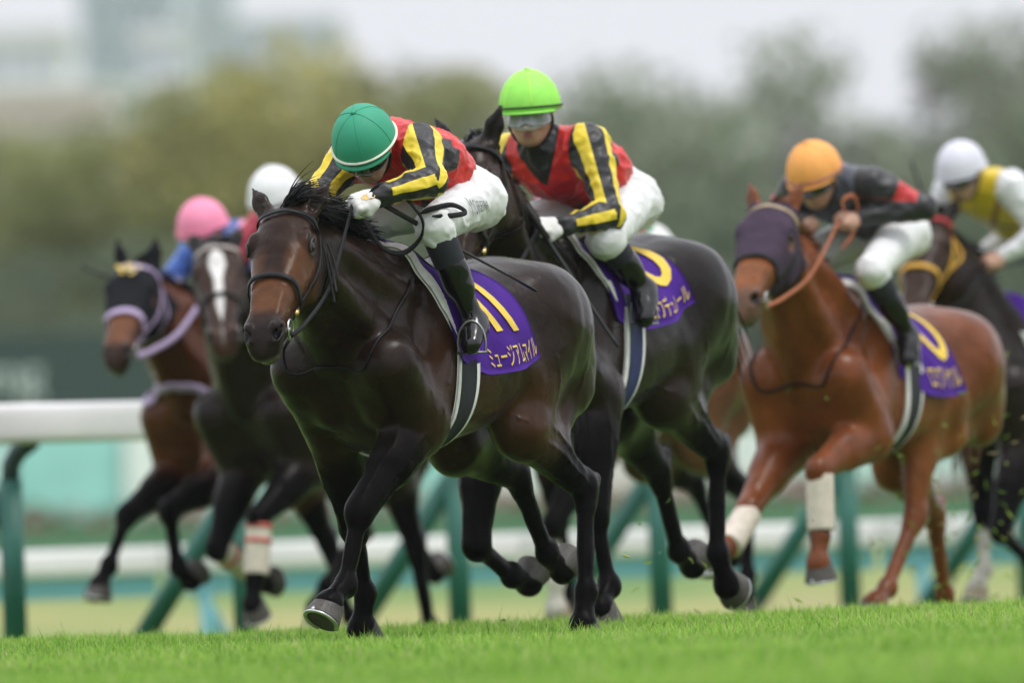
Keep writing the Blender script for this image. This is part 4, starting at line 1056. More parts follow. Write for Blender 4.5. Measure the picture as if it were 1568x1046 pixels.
    for i in range(1, m+1):
        for k in range(n):
            t_ = 2*math.pi*k/n; Vd.append(dp(t_, phm(t_)*i/m, 1+.004*math.sin(6*t_+.3)**2*math.sin(phm(t_)*i/m)+.006*(i/m)**7*math.sin(15*t_+p['seed'])+.003*math.sin(3*t_+i*.7+p['seed'])*math.sin(i*.45)))
    for k in range(n): t_ = 2*math.pi*k/n; Vd.append(dp(t_, phm(t_), .92))
    Fd = [(0, 1+k, 1+(k+1) % n) for k in range(n)]
    for i in range(m):
        for k in range(n): j = (k+1) % n; Fd.append((1+i*n+k, 1+(i+1)*n+k, 1+(i+1)*n+j, 1+i*n+j))
    dome.add(Vd, Fd); hb = dome.build('helmet', look['cap'], root, shift=root_l)
    bt = Shapes(); bt.tube([dp(0, 0), dp(0, 0)+up*.008], [.011, .007], 12); bt.build('button', look['cap'], hb, shift=root_l)
    bd = Shapes(); tt = np.linspace(0, 2*math.pi, 61); bd.tube([dp(t_, phm(t_)-.10, 1.006) for t_ in tt], .0075, 8, flat=.55, up=up*0.0+f*.001+up); bd.build('helmet_band', look['band'], hb, shift=root_l)
    for k in range(6):
        t_ = k*math.pi/3+.26; sm = Shapes(); sm.tube([dp(t_, a) for a in np.linspace(.06, phm(t_)-.16, 20)], .0022, 6); sm.build('seam', look.get('seam', look['cap']), hb, shift=root_l)
    pk = Shapes(); pv = []   # short peak
    for k in range(21):
        t_ = -1.15+2.3*k/20; e = .016*math.cos(t_/1.15*math.pi/2)**.6
        for g, dz in ((1.0, 0), (1.0, -.006)):
            pv.append(dp(t_, phm(t_), g)+(f*math.cos(t_)+l*math.sin(t_))*0+up*dz)
        for dz in (-.004, -.010): pv.append(dp(t_, phm(t_), 1.0)+(f*math.cos(t_)+l*math.sin(t_))*e+up*dz)
    pf = []
    for k in range(20):
        a = k*4; b = a+4; pf += [(a, b, b+2, a+2), (a+2, b+2, b+3, a+3), (a+3, b+3, b+1, a+1)]
    pk.add(pv, pf); pk.build('helmet_peak', look.get('peak', look['cap']), hb, shift=root_l)
    # goggles, strap
    lens = np.zeros((23, 7, 3)); 
    for i, a in enumerate(np.linspace(-1.25, 1.25, 23)):
        for j, b in enumerate(np.linspace(-.034+.008*abs(a), .026, 7)):
            b2 = b+.012*math.exp(-(a/.13)**2)*(1 if b < 0 else 0)
            lens[i, j] = hc+f*(.12*math.cos(a))+l*(.10*math.sin(a))+up*b2
    lens = HF.onto(lens.reshape(-1, 3), .012, 5).reshape(23, 7, 3)
    v, q = solid_grid(lens, .005); go = mesh_obj('goggles', v, q, look.get('lens', GOGGLE), root, shift=root_l)
    fr = Shapes(); rim = [lens[i, -1] for i in range(23)]; fr.tube(rim, .006, 8); fr.build('goggle_frame', STRAP_BLACK, go, shift=root_l)
    if look.get('shield'):
        sh_ = np.zeros((17, 5, 3))
        for i, a in enumerate(np.linspace(-1.0, 1.0, 17)):
            for j, b in enumerate(np.linspace(-.052+.012*abs(a), -.024, 5)): sh_[i, j] = hc+f*(.12*math.cos(a))+l*(.10*math.sin(a))+up*b
        sh_ = HF.onto(sh_.reshape(-1, 3), .006, 5).reshape(17, 5, 3)
        v, q = solid_grid(sh_, .003); mesh_obj('face_shield', v, q, VISOR, root, shift=root_l)
    cs = Shapes()
    for s_ in (1, -1):
        P = HF.onto(np.array([hc+f*.02+up*.02+l*s_*.09, hc+f*.012-up*.04+l*s_*.085, hc+f*.03-up*.085+l*s_*.05, hc+f*.04-up*.11]), .004, 5); cs.tube(spline(P, 20), .006, 6, flat=.4)
    cs.build('chin_strap', look.get('chin', STRAP_BLACK), root, shift=root_l)
    return root
def whip(p, a, b, label, r=.007, tip=True):
    th = horse_matrix(p); root = empty('whip', (p['x'], p['y'], p['gz']), th, p['scale']); a, b = np.array(a, float), np.array(b, float)
    root.location = Vector(root.location)+Vector((0, 0, 0))
    tag(root, label, 'whip', 'whips held by the jockeys')
    s = Shapes(); s.tube(spline([a, (a*.5+b*.5)+A(0, 0, -.006), b], 20), np.linspace(r*1.2, r*.8, 20), 10); s.build('shaft', plain('whip_black', (.014, .015, .018), .45), root)
    d = (b-a)/np.linalg.norm(b-a); g = Shapes(); g.tube([a-d*.02, a+d*.22], r*1.6, 10); g.build('grip', plain('whip_grip', (.02, .02, .022), .7, bstr=.6, bscale=120), root)
    if tip:
        t = Shapes(); t.tube([b-d*.03, b+d*.02, b+d*.13, b+d*.15], [r, r*2.0, r*2.0, r*1.4], 10, flat=.35, up=(0, 0, 1)); t.build('flap', plain('whip_flap', (.010, .010, .012), .35), root)
    return root
# ------------------------------------------------------------------ the setting
RAIL0 = A(-2.717, 61.0); RAILD = A(1.182, 2.147); RAIL_OUT = A(-2.147, 1.182)/2.451
CREST = 48.8
def ground_z(x, y):
    x = np.asarray(x, float); y = np.asarray(y, float)
    w = (x-RAIL0[0])*RAIL_OUT[0]+(y-RAIL0[1])*RAIL_OUT[1]
    z = .002-.0145*np.clip(y-CREST, 0, 14)*np.clip((y-CREST)/2, 0, 1)
    drop = smooth01(w, .9, 5.0)
    z = z*(1-drop)+drop*(-.85)
    z += .012*np.sin(x*.9+y*.23)*np.sin(y*.31)*(1-drop)
    bank = smooth01(y, 82, 112); z = z*(1-bank)+bank*(-.05)
    return z

def ground_material():
    m, nt, b = new_mat('turf_ground'); L = nt.links
    geo = nd(nt, 'ShaderNodeNewGeometry'); sep = nd(nt, 'ShaderNodeSeparateXYZ'); L.new(geo.outputs['Position'], sep.inputs[0])
    dot = nd(nt, 'ShaderNodeVectorMath', operation='DOT_PRODUCT'); dot.inputs[1].default_value = (RAIL_OUT[0], RAIL_OUT[1], 0)
    sub = nd(nt, 'ShaderNodeVectorMath', operation='SUBTRACT'); sub.inputs[1].default_value = (RAIL0[0], RAIL0[1], 0); L.new(geo.outputs['Position'], sub.inputs[0]); L.new(sub.outputs[0], dot.inputs[0])
    zone = nd(nt, 'ShaderNodeMapRange'); zone.inputs['From Min'].default_value = 1.5; zone.inputs['From Max'].default_value = 3.5; L.new(dot.outputs['Value'], zone.inputs['Value'])
    n1 = nd(nt, 'ShaderNodeTexNoise'); n1.inputs['Scale'].default_value = .16; n1.inputs['Detail'].default_value = 5; L.new(geo.outputs['Position'], n1.inputs['Vector'])
    n2 = nd(nt, 'ShaderNodeTexNoise'); n2.inputs['Scale'].default_value = 9; n2.inputs['Detail'].default_value = 6; L.new(geo.outputs['Position'], n2.inputs['Vector'])
    def ramp(src, cols):
        r = nd(nt, 'ShaderNodeValToRGB'); e = r.color_ramp.elements; e[0].position, e[0].color = cols[0][0], (*cols[0][1], 1); e[1].position, e[1].color = cols[-1][0], (*cols[-1][1], 1)
        for pz, cc in cols[1:-1]:
            q = e.new(pz); q.color = (*cc, 1)
        L.new(src, r.inputs[0]); return r.outputs[0]
    turf = ramp(n2.outputs['Fac'], [(.3, (.055, .115, .018)), (.7, (.13, .22, .04))])
    dry = ramp(n1.outputs['Fac'], [(.36, (.11, .20, .06)), (.52, (.21, .26, .085)), (.64, (.30, .29, .115)), (.74, (.28, .25, .14))])
    far = nd(nt, 'ShaderNodeMapRange'); far.inputs['From Min'].default_value = 118; far.inputs['From Max'].default_value = 135; L.new(sep.outputs['Y'], far.inputs['Value'])
    green = ramp(n1.outputs['Fac'], [(.3, (.10, .22, .07)), (.7, (.17, .30, .11))])
    mx = nd(nt, 'ShaderNodeMix'); mx.data_type = 'RGBA'; L.new(far.outputs[0], mx.inputs[0]); L.new(dry, mx.inputs[6]); L.new(green, mx.inputs[7])
    m2 = nd(nt, 'ShaderNodeMix'); m2.data_type = 'RGBA'; L.new(zone.outputs[0], m2.inputs[0]); L.new(turf, m2.inputs[6]); L.new(mx.outputs[2], m2.inputs[7])
    L.new(m2.outputs[2], b.inputs['Base Color']); b.inputs['Roughness'].default_value = .9; b.inputs['Specular IOR Level'].default_value = .2
    bu = nd(nt, 'ShaderNodeBump'); bu.inputs['Strength'].default_value = .6; bu.inputs['Distance'].default_value = .03; L.new(n2.outputs['Fac'], bu.inputs['Height']); L.new(bu.outputs[0], b.inputs['Normal'])
    return m
def build_ground():
    ys = np.r_[np.linspace(-30, 30, 20), np.linspace(31, 90, 119), np.linspace(92, 240, 60), np.geomspace(250, 1500, 20)]
    xs = np.r_[-np.geomspace(700, 30, 12), np.linspace(-27, 32, 140), np.geomspace(36, 700, 12)]
    X, Y = np.meshgrid(xs, ys, indexing='ij'); Z = ground_z(X, Y)
    o = mesh_obj('ground', np.stack([X, Y, Z], -1).reshape(-1, 3), grid_quads(len(xs), len(ys))[:, ::-1].copy(), ground_material()); tag(o, kind='structure')
def leaf_attr_mat(name, rough=.55, trans=.25):
    m, nt, b = new_mat(name); L = nt.links
    at = nd(nt, 'ShaderNodeAttribute'); at.attribute_name = 'tint'; L.new(at.outputs['Color'], b.inputs['Base Color']); b.inputs['Roughness'].default_value = rough
    b.inputs['Specular IOR Level'].default_value = .3
    tr = nd(nt, 'ShaderNodeBsdfTranslucent'); L.new(at.outputs['Color'], tr.inputs[0]); mx = nd(nt, 'ShaderNodeMixShader'); mx.inputs[0].default_value = trans
    out = nt.nodes['Material Output']; L.new(b.outputs[0], mx.inputs[1]); L.new(tr.outputs[0], mx.inputs[2]); L.new(mx.outputs[0], out.inputs[0])
    return m
GRASS_MAT = leaf_attr_mat('grass_blades', .45, .35)
def blades(X, Y, hgt, wid, lean, rng, tint):
    n = len(X); Z = ground_z(X, Y); B = np.stack([X, Y, Z-.01], 1); a = rng.uniform(0, 2*math.pi, n)
    sd = np.stack([np.cos(a), np.sin(a), np.zeros(n)], 1)*wid[:, None]/2; ld = rng.normal(0, 1, (n, 3))*[1, 1, 0]*lean[:, None]
    mid = B+ld*.35+np.stack([0*hgt, 0*hgt, hgt*.6], 1); tip = B+ld+np.stack([0*hgt, 0*hgt, hgt], 1)
    V = np.stack([B-sd, B+sd, mid+sd*.8, mid-sd*.8, tip], 1).reshape(-1, 3); k = np.arange(n)*5
    Fq = np.stack([k, k+1, k+2, k+3], 1); Ft = np.stack([k+3, k+2, k+4], 1)
    tris = np.vstack([Fq[:, [0, 1, 2]], Fq[:, [0, 2, 3]], Ft]).astype(np.int32)
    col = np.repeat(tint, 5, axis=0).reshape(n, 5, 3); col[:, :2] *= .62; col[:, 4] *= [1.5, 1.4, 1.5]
    return V, tris, col.reshape(-1, 3)
def build_grass():
    rng = np.random.default_rng(11); n = 360000
    y = 30.5+(CREST+2.0-30.5)*rng.uniform(0, 1, n)**.85; hw = .046*y+1.1; x = rng.uniform(-1, 1, n)*hw
    pn = wobble(np.stack([x, y, 0*x], 1), 2.2, 3); pf = wobble(np.stack([x, y, 0*x], 1), 9, 4)
    h = np.clip(rng.normal(.058, .016, n)+.012*pf+.008*pn, .03, .13); tall = rng.uniform(0, 1, n) < .012; h[tall] *= 1.5
    t = np.clip(.5+.22*pn+.30*rng.normal(size=n), 0, 1)[:, None]
    tint = (1-t)*A(.085, .235, .02)+t*A(.36, .57, .09); dead = rng.uniform(0, 1, n) < .06+.08*(pn > .5); tint[dead] = A(.50, .48, .24); worn = (wobble(np.stack([x*1.0, y*.6, 0*x], 1), 5.5, 9) > .72) & (rng.uniform(0, 1, n) < .7); h[worn] *= .55; tint[worn] = tint[worn]*A(.85, .72, .9)
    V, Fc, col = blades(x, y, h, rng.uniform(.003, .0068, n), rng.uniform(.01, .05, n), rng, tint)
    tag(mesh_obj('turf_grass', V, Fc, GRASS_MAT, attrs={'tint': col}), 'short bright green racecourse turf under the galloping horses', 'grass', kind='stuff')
def build_clods(list_):
    rng = np.random.default_rng(5); V, Fc, col = [], [], []
    for c, sp, n in list_:
        for _ in range(n):
            o = np.array(c)+rng.normal(0, 1, 3)*np.array(sp); L = rng.uniform(.02, .075); d = rng.normal(size=3); d /= np.linalg.norm(d); s = np.cross(d, rng.normal(size=3)); s /= np.linalg.norm(s); n3 = np.cross(d, s)
            k = len(V); V += [o-d*L/2, o+s*.007, o+d*L/2+n3*L*.25, o-s*.007, o+n3*.004]; Fc += [(k, k+1, k+4), (k+1, k+2, k+4), (k+2, k+3, k+4), (k+3, k, k+4)]
            col += [rng.choice([(.20, .34, .05), (.33, .42, .09), (.13, .24, .03), (.30, .24, .12)], axis=0)]*5
    tag(mesh_obj('flying_turf', np.array(V), np.array(Fc, np.int32), GRASS_MAT, smooth=False, attrs={'tint': np.array(col)}), 'loose blades of grass kicked up behind the hooves', 'grass', kind='stuff')

def build_rail():
    root = empty('running_rail', (RAIL0[0], RAIL0[1], 0)); tag(root, 'white running rail on green posts right behind the racing horses', 'rail')
    white = plain('rail_white', (.80, .78, .79), .35, var=.04, bstr=.05); green = plain('post_green', (.012, .115, .085), .45, var=.15, nscale=5); dark = plain('bracket_dark', (.018, .045, .05), .5)
    d2 = RAILD/np.linalg.norm(RAILD); D = A(d2[0], d2[1], 0); O = A(RAIL_OUT[0], RAIL_OUT[1], 0); yaw = math.atan2(D[1], D[0])
    for k in range(-2, 9):                       # rail lengths butt together with a hair gap
        a = A(*(RAIL0+RAILD*(k+.55)), 1.077)-O*.16; b = A(*(RAIL0+RAILD*(k+1.55)), 1.077)-O*.16
        s = Shapes(); s.tube([a+D*.004, b-D*.004], .108, 28, flat=.5, up=(-O), pw=.55); s.build('rail_length', white, root, shift=(RAIL0[0], RAIL0[1], 0))
        c = Shapes(); c.tube([b-D*.03, b+D*.03], .1125, 20, flat=.5, up=(-O)); 
    for k in range(-2, 10):
        q = RAIL0+RAILD*k; P = A(q[0], q[1], 0); z0 = float(ground_z(*q))-.1
        s = Shapes(); s.tube([P+A(0, 0, z0), P+A(0, 0, .78)], .066, 14); s.build('post', green, root, shift=(RAIL0[0], RAIL0[1], 0))
        s = Shapes(); s.tube([P+A(0, 0, .74), P+A(0, 0, .86)-O*.01, P+A(0, 0, .93)-O*.06, P+A(0, 0, .985)-O*.15], .052, 10); s.build('bracket', dark, root, shift=(RAIL0[0], RAIL0[1], 0))
        e = q+RAIL_OUT*.80; s = Shapes(); s.tube([P+A(0, 0, .70)+O*.03, A(e[0], e[1], float(ground_z(*e))-.1)], .062, 12); s.build('brace', green, root, shift=(RAIL0[0], RAIL0[1], 0))
    # inner rail on the lower course
    y0 = 76.0; root = empty('inner_rail', (0, y0, -.85)); tag(root, 'low white rail with aqua skirt and legs beyond the running rail', 'rail')
    aqua = plain('rail_aqua', (.16, .42, .47), .5, var=.08)
    for k in range(-6, 8):
        x = k*2.4; s = Shapes(); s.tube([A(x+.004, y0+x*.12, .255), A(x+2.396, y0+(x+2.4)*.12, .255)], .088, 20, flat=.5, up=(0, -1, 0), pw=.55); s.build('rail_length', white, root, shift=(0, y0, -.85))
        s = Shapes(); s.box((x+1.2, y0+.06+(x+1.2)*.12, .085), (2.37, .03, .15), math.atan(.12), .004); s.build('skirt', aqua, root, smooth=False, shift=(0, y0, -.85))
        s = Shapes(); s.tube([A(x+.3, y0+.07+(x+.3)*.12, .2), A(x+.3, y0+.07+(x+.3)*.12, -.9)], .045, 10); s.build('leg', aqua, root, shift=(0, y0, -.85))
        s = Shapes(); s.tube([A(x+.25, y0+.1+(x+.25)*.12, .05), A(x+.70, y0+.6+(x+.3)*.12, -.9)], .045, 10); s.build('brace', aqua, root, shift=(0, y0, -.85))

LEAF = leaf_attr_mat('leaves', .6, .3)
BARK = plain('bark', (.075, .06, .045), .9, var=.3, nscale=6, bstr=.8, bscale=20)
def clump_cloud(rng, clumps, per, size, tone):
    V, col = [], []
    for c, r in clumps:
        d = rng.normal(size=(per, 3)); d /= np.linalg.norm(d, axis=1)[:, None]; P = np.array(c)+d*(rng.uniform(.25, 1, per)**.5)[:, None]*np.array(r)
        u = rng.normal(size=(per, 3)); u /= np.linalg.norm(u, axis=1)[:, None]; w = np.cross(u, rng.normal(size=(per, 3))); w /= np.linalg.norm(w, axis=1)[:, None]
        s = rng.uniform(.6, 1.3, per)[:, None]*size
        V.append(np.stack([P-u*s, P+w*s*.45, P+u*s, P-w*s*.45], 1)); t = np.clip(rng.normal(.5, .2)+rng.normal(0, .18, per), 0, 1)[:, None]
        col.append(np.repeat((1-t)*np.array(tone[0])+t*np.array(tone[1]), 4, axis=0))
    V = np.concatenate(V).reshape(-1, 3); return V, np.arange(len(V)).reshape(-1, 4).astype(np.int32), np.concatenate(col)
TREE_MESH = {}
def tree_data(kind, seed, tone):
    rng = np.random.default_rng(seed); H = 1.0
    clumps = []
    for _ in range(34):
        a, z = rng.uniform(0, 2*math.pi), rng.uniform(.22, .98); rad = .36*math.sqrt(max(.05, 1-((z-.52)/.52)**2))*rng.uniform(.35, 1)
        clumps.append(((rad*math.cos(a), rad*math.sin(a), z), np.array((.12, .12, .085))*rng.uniform(.7, 1.35)))
    V, Q, col = clump_cloud(rng, clumps, 95, .021, tone)
    cr = mesh_obj('crown', V, Q, LEAF, smooth=False, attrs={'tint': col}); cm = cr.data; bpy.data.objects.remove(cr)
    s = Shapes(); zz = np.linspace(0, .62, 10); wob = np.cumsum(rng.normal(0, .006, (10, 2)), axis=0)
    s.tube(np.c_[wob, zz], np.linspace(.032, .012, 10), 9)
    for _ in range(9):
        k = rng.integers(3, 9); a = rng.uniform(0, 6.28); st = A(*wob[k], zz[k]); en = st+A(math.cos(a)*.22, math.sin(a)*.22, rng.uniform(.12, .28)); s.tube(spline([st, (st+en)/2+A(0, 0, -.02), en], 6), np.linspace(.014, .004, 6), 6)
    t = s.build('trunk', BARK); tm = t.data; bpy.data.objects.remove(t); return cm, tm
def put_tree(x, y, hgt, kind, label, wide=1.0, name='tree'):
    z = float(ground_z(x, y)); root = empty(name, (x, y, z-.1), random.uniform(0, 6.28)); tag(root, label, 'tree', 'trees in the blurred treeline')
    cm, tm = TREE_MESH[kind]
    for n, me in (('crown', cm), ('trunk', tm)):
        o = bpy.data.objects.new(n, me); C.objects.link(o); o.parent = root; o.scale = (hgt*wide, hgt*wide, hgt)
OLIVE = ((.15, .165, .07), (.33, .34, .145)); YELLOWISH = ((.20, .20, .07), (.43, .40, .14)); GREY = ((.15, .185, .12), (.33, .37, .26)); DARK = ((.075, .10, .065), (.18, .22, .14)); BARE = ((.24, .235, .22), (.38, .37, .36))
def px_x(px, y): return (px-784)/17422.*y
def build_background():
    for i, tn in enumerate((OLIVE, YELLOWISH, GREY, DARK, BARE)): TREE_MESH[i] = tree_data(i, 40+i, tn)
    def top(py, y, px): return .6+((758-(px-784)*.0367)-py)/17422.*y
    spec = [(-60, 215, 255, 0), (40, 235, 262, 0), (150, 228, 250, 0), (245, 205, 258, 0), (330, 150, 262, 0), (415, 112, 250, 1), (500, 118, 256, 1), (590, 128, 262, 0), (680, 135, 250, 0), (770, 150, 262, 2), (860, 165, 255, 2), (950, 135, 262, 2),
            (1040, 130, 250, 2), (1130, 88, 258, 2), (1210, 120, 264, 2), (1300, 225, 256, 4), (1385, 235, 262, 2), (1470, 180, 254, 2), (1540, 70, 262, 4), (1620, 60, 256, 2), (1700, 90, 262, 0)]
    words = ['first', 'second', 'third', 'fourth', 'fifth', 'sixth', 'seventh', 'eighth', 'ninth', 'tenth', 'eleventh', 'twelfth', 'thirteenth', 'fourteenth', 'fifteenth', 'sixteenth', 'seventeenth', 'eighteenth', 'nineteenth', 'twentieth', 'twenty-first']
    tone = ['olive green', 'yellow green', 'grey green', 'dark green', 'grey half-bare']
    for i, (px, py, y, k) in enumerate(spec):
        put_tree(px_x(px, y), y, top(py, y, px)+.05+.35, k, f'{tone[k]} blurred tree, {words[i]} from the left in the treeline', wide=1.0 if k != 4 else .7)
    for i in range(15):
        px = -90+i*125; y = 225+(i % 3)*5; put_tree(px_x(px, y), y, 5.6+.6*math.sin(i*2.3), 3, f'dark leafy shrub below the treeline, {words[i]} from the left', wide=1.15, name='shrub')
    # hedge in front of the trees
    rng = np.random.default_rng(3); cl = [((x, rng.uniform(-.5, .5), rng.uniform(.3, 3.4)), (.75, .6, .6)) for x in np.arange(-22, 22, .5) for _ in range(3)]
    V, Q, col = clump_cloud(rng, cl, 60, .12, ((.030, .045, .034), (.075, .095, .07)))
    h = empty('hedge', (0, 205, -.1)); tag(h, 'dark clipped hedge running behind the far hoardings', 'hedge'); mesh_obj('foliage', V, Q, LEAF, h, smooth=False, attrs={'tint': col})
    s = Shapes(); s.box((0, 0, 1.5), (44, .7, 3.0)); s.build('branches', plain('hedge_core', (.012, .018, .010), .95), h, smooth=False)
    # dark board with pale lettering at the left
    y = 190.0; bx = px_x(30, y); b = empty('sign_board', (bx, y, -.05)); tag(b, 'dark green board with blurred white lettering at the far left', 'sign')
    s = Shapes(); s.box((bx+.9, y, 2.75), (4.6, .12, 1.7), 0, .02); s.build('panel', plain('board_green', (.030, .055, .048), .7), b, smooth=False, shift=(bx, y, -.05))
    for dx in (-1.1, 2.9):
        s = Shapes(); s.box((bx+dx, y+.12, 1.6), (.14, .12, 3.4)); s.build('post', plain('board_post', (.05, .07, .06), .6), b, smooth=False, shift=(bx, y, -.05))
    tv, tf = text_mesh('mg', .5); mesh_obj('lettering', np.c_[bx-.60+tv[:, 0]*.95, np.full(len(tv), y-.075), 2.45+tv[:, 1]*.55], tf, plain('board_white', (.62, .68, .66), .6), b, smooth=False, shift=(bx, y, -.05))
    # hoardings
    rng = np.random.default_rng(8); pal = [((.66, .80, .80), 'pale aqua'), ((.34, .66, .64), 'aqua'), ((.80, .82, .82), 'white'), ((.55, .76, .76), 'light aqua'), ((.74, .66, .66), 'pinkish white')]
    order = [0, 2, 3, 1, 2, 3, 1, 2, 0, 1, 3, 2, 4, 3]
    for i in range(14):
        x = -11.9+i*1.7; cc, nm = pal[order[i] if x < 1 else (4, 2, 3, 0)[i % 4]]; yy = 172+.3*(i % 2)+.02*i*i; root = empty('hoarding', (x, yy, -.05)); tag(root, f'{nm} hoarding panel behind the flower bed, {words[i]} from the left', 'hoarding', 'hoardings along the infield')
        s = Shapes(); s.box((x, yy, 1.2 if x < 1 else 1.0), (1.66, .07, 1.5 if x < 1 else 1.0), 0, .01); s.build('panel', plain('hoarding_'+nm.replace(' ', '_'), cc, .5, var=.1, nscale=1.2), root, smooth=False, shift=(x, yy, -.05))
        for dx in (-.7, .7):
            s = Shapes(); s.box((x+dx, yy+.09, .65), (.08, .08, 1.5)); s.build('leg', plain('hoarding_leg', (.3, .32, .33), .5), root, smooth=False, shift=(x, yy, -.05))
    # flower bed
    cl = [((x, rng.uniform(-.4, .4), .55+rng.uniform(-.12, .12)), (.3, .3, .2)) for x in np.arange(-12, 12, .28)]
    V, Q, col = clump_cloud(rng, cl, 36, .09, ((.05, .11, .03), (.11, .19, .06)))
    r2 = np.random.default_rng(4); fl = r2.uniform(0, 1, len(Q)) < .42; xq = V[Q[:, 0], 0]; fc = np.where((np.sin(xq*1.7)+r2.normal(0, .5, len(Q)) > .3)[:, None], A(.42, .05, .05), A(.55, .22, .26)); col = col.reshape(-1, 4, 3); col[fl] = fc[fl][:, None]; V[:, 2] += 0
    f = empty('flower_bed', (0, 150, -.05)); tag(f, 'long bed of red and pink flowers in front of the hoardings', 'flower bed'); mesh_obj('flowers', V, Q, LEAF, f, smooth=False, attrs={'tint': col.reshape(-1, 3)})
    s = Shapes(); s.box((0, 0, .2), (24.5, 1.0, .42), 0, .03); s.build('planter', plain('planter_green', (.10, .22, .12), .8), f, smooth=False)
    # far buildings
    def building(px0, px1, pyt, y, wallc, label, rows, cols, band=None):
        x0, x1 = px_x(px0, y), px_x(px1, y); H = top(pyt, y, (px0+px1)/2)+.05; w = x1-x0; root = empty('apartment_building', ((x0+x1)/2, y, -.05)); tag(root, label, 'building', 'far buildings')
        s = Shapes(); s.box((0, 9, H/2), (w, 18, H)); s.build('wall', plain('wall_'+str(px0), wallc, .8, var=.08, nscale=.4), root, smooth=False)
        s = Shapes(); s.box((0, 9, H+.4), (w+.6, 18.6, .8)); s.build('roof', plain('roof_'+str(px0), tuple(c*.8 for c in wallc), .8), root, smooth=False)
        sp = w/cols; fh = H/rows; g = Shapes(); g.box((0, -.06, 0), (sp*.58, .14, fh*.46)); wo = g.build('window', plain('far_window', (.30, .34, .39), .3), smooth=False); me = wo.data; bpy.data.objects.remove(wo)
        g = Shapes(); g.box((0, -.5, 0), (w*.985, 1.0, fh*.16)); bo = g.build('balcony', plain('balcony_'+str(px0), tuple(min(.82, c*1.12) for c in wallc), .8), smooth=False); bme = bo.data; bpy.data.objects.remove(bo)
        for r in range(rows):
            for c in range(cols):
                o = bpy.data.objects.new('window', me); C.objects.link(o); o.parent = root; o.location = (-w/2+sp*(c+.5), 0, fh*(r+.5))
            o = bpy.data.objects.new('balcony', bme); C.objects.link(o); o.parent = root; o.location = (0, 0, fh*(r+.12))
    building(-70, 110, 66, 620, (.76, .74, .74), 'pale apartment block at the far left edge behind the trees', 10, 6)
    building(95, 205, 150, 560, (.78, .78, .79), 'low white building below the grey towers', 8, 4)
    building(140, 290, -60, 760, (.60, .63, .68), 'tall blue grey tower, left one of the two', 16, 6)
    building(285, 375, -40, 820, (.66, .68, .72), 'narrow tall grey tower beside the blue grey tower', 17, 4)
    building(372, 532, 46, 700, (.60, .62, .67), 'grey apartment block nearest the yellow green trees', 12, 6)
    building(225, 300, 60, 640, (.74, .74, .75), 'pale middle block in front of the grey towers', 10, 4)
    building(440, 520, 95, 590, (.72, .71, .71), 'small pale block right of the grey apartments', 7, 4)
    building(-60, 160, 168, 500, (.66, .54, .50), 'low brownish pink building above the left trees', 6, 7)

def build_haze():
    m = bpy.data.materials.new('haze'); m.use_nodes = True; nt = m.node_tree; nt.nodes.remove(nt.nodes['Principled BSDF'])
    v = nt.nodes.new('ShaderNodeVolumePrincipled'); v.inputs['Color'].default_value = (.93, .95, .98, 1); v.inputs['Density'].default_value = .00013; v.inputs['Anisotropy'].default_value = .1
    nt.links.new(v.outputs[0], nt.nodes['Material Output'].inputs['Volume'])
    s = Shapes(); s.box((0, 740, 34), (1440, 1640, 72)); tag(s.build('haze', m, smooth=False), kind='stuff')
# ------------------------------------------------------------------ the race
GREEN = plain('cap_green', (.025, .30, .175), .62, var=.06, nscale=10, bstr=.3, bscale=500)
LIME = plain('cap_lime', (.30, .78, .10), .6, var=.05, bstr=.3, bscale=500)
ORANGE = plain('cap_orange', (.85, .37, .085), .6, var=.05, bstr=.3, bscale=500)
PINK = plain('cap_pink', (.85, .27, .42), .6, var=.05, bstr=.3, bscale=500)
WHITE = plain('cap_white', (.78, .78, .80), .6, var=.05, bstr=.3, bscale=500)
LILAC_WHITE = plain('cap_lilac_white', (.66, .65, .74), .6, var=.05, bstr=.3, bscale=500)
CREAM = plain('cream_band', (.74, .72, .62), .7)
DARKBAND = plain('dark_band', (.012, .014, .012), .7)
LIMEBAND = plain('lime_seam', (.55, .88, .12), .6)
LILAC = plain('lilac_strap', (.46, .36, .56), .6, bstr=.5, bscale=200)
PURPLE_HOOD = plain('purple_hood', (.045, .028, .050), .75, bstr=.5, bscale=300, spec=.2)
BLACK_HOOD = plain('black_hood', (.006, .007, .010), .8, bstr=.5, bscale=300, spec=.15)
YELLOW_STRAP = plain('yellow_strap', (.60, .32, .03), .6)
RED_STRAP = plain('red_strap', (.42, .03, .035), .6)
BEIGE_STRAP = plain('beige_strap', (.42, .33, .20), .7)
PATTERN_STRAP = plain('grey_strap', (.42, .36, .34), .7, var=.6, nscale=60)
BLUE_GIRTH = plain('girth_blue', (.02, .03, .11), .7)
YEL, BLK, RED = (.83, .62, .035), (.010, .010, .012), (.58, .018, .016)
CROSS = silk_mat('silks_black_red', BLK, RED, BLK, YEL, BLK, .092, .15)
SILK_GREY = silk_mat('silks_grey', (.075, .085, .11), (.10, .11, .14), (.012, .012, .014), (.012, .012, .014), (.012, .012, .014), .04, .2, band=(.40, .80, (.55, .03, .035)))
SILK_YEL = silk_mat('silks_yellow', (.70, .52, .02), (.30, .12, .03), (.74, .74, .77), (.74, .74, .77), (.74, .74, .77), .016, .2)
SILK_BLUE = silk_mat('silks_blue', (.03, .08, .30), (.75, .25, .38), (.04, .12, .45), (.06, .16, .5), (.04, .1, .4), .05, .2)
SILK_CRIM = silk_mat('silks_crimson', (.45, .02, .05), (.10, .08, .30), (.45, .02, .05), (.45, .02, .05), (.10, .08, .30), .03, .2)
SILK_PINK = silk_mat('silks_pink', (.75, .16, .26), (.05, .35, .16), (.75, .16, .26), (.05, .35, .16), (.05, .35, .16), .05, .2)

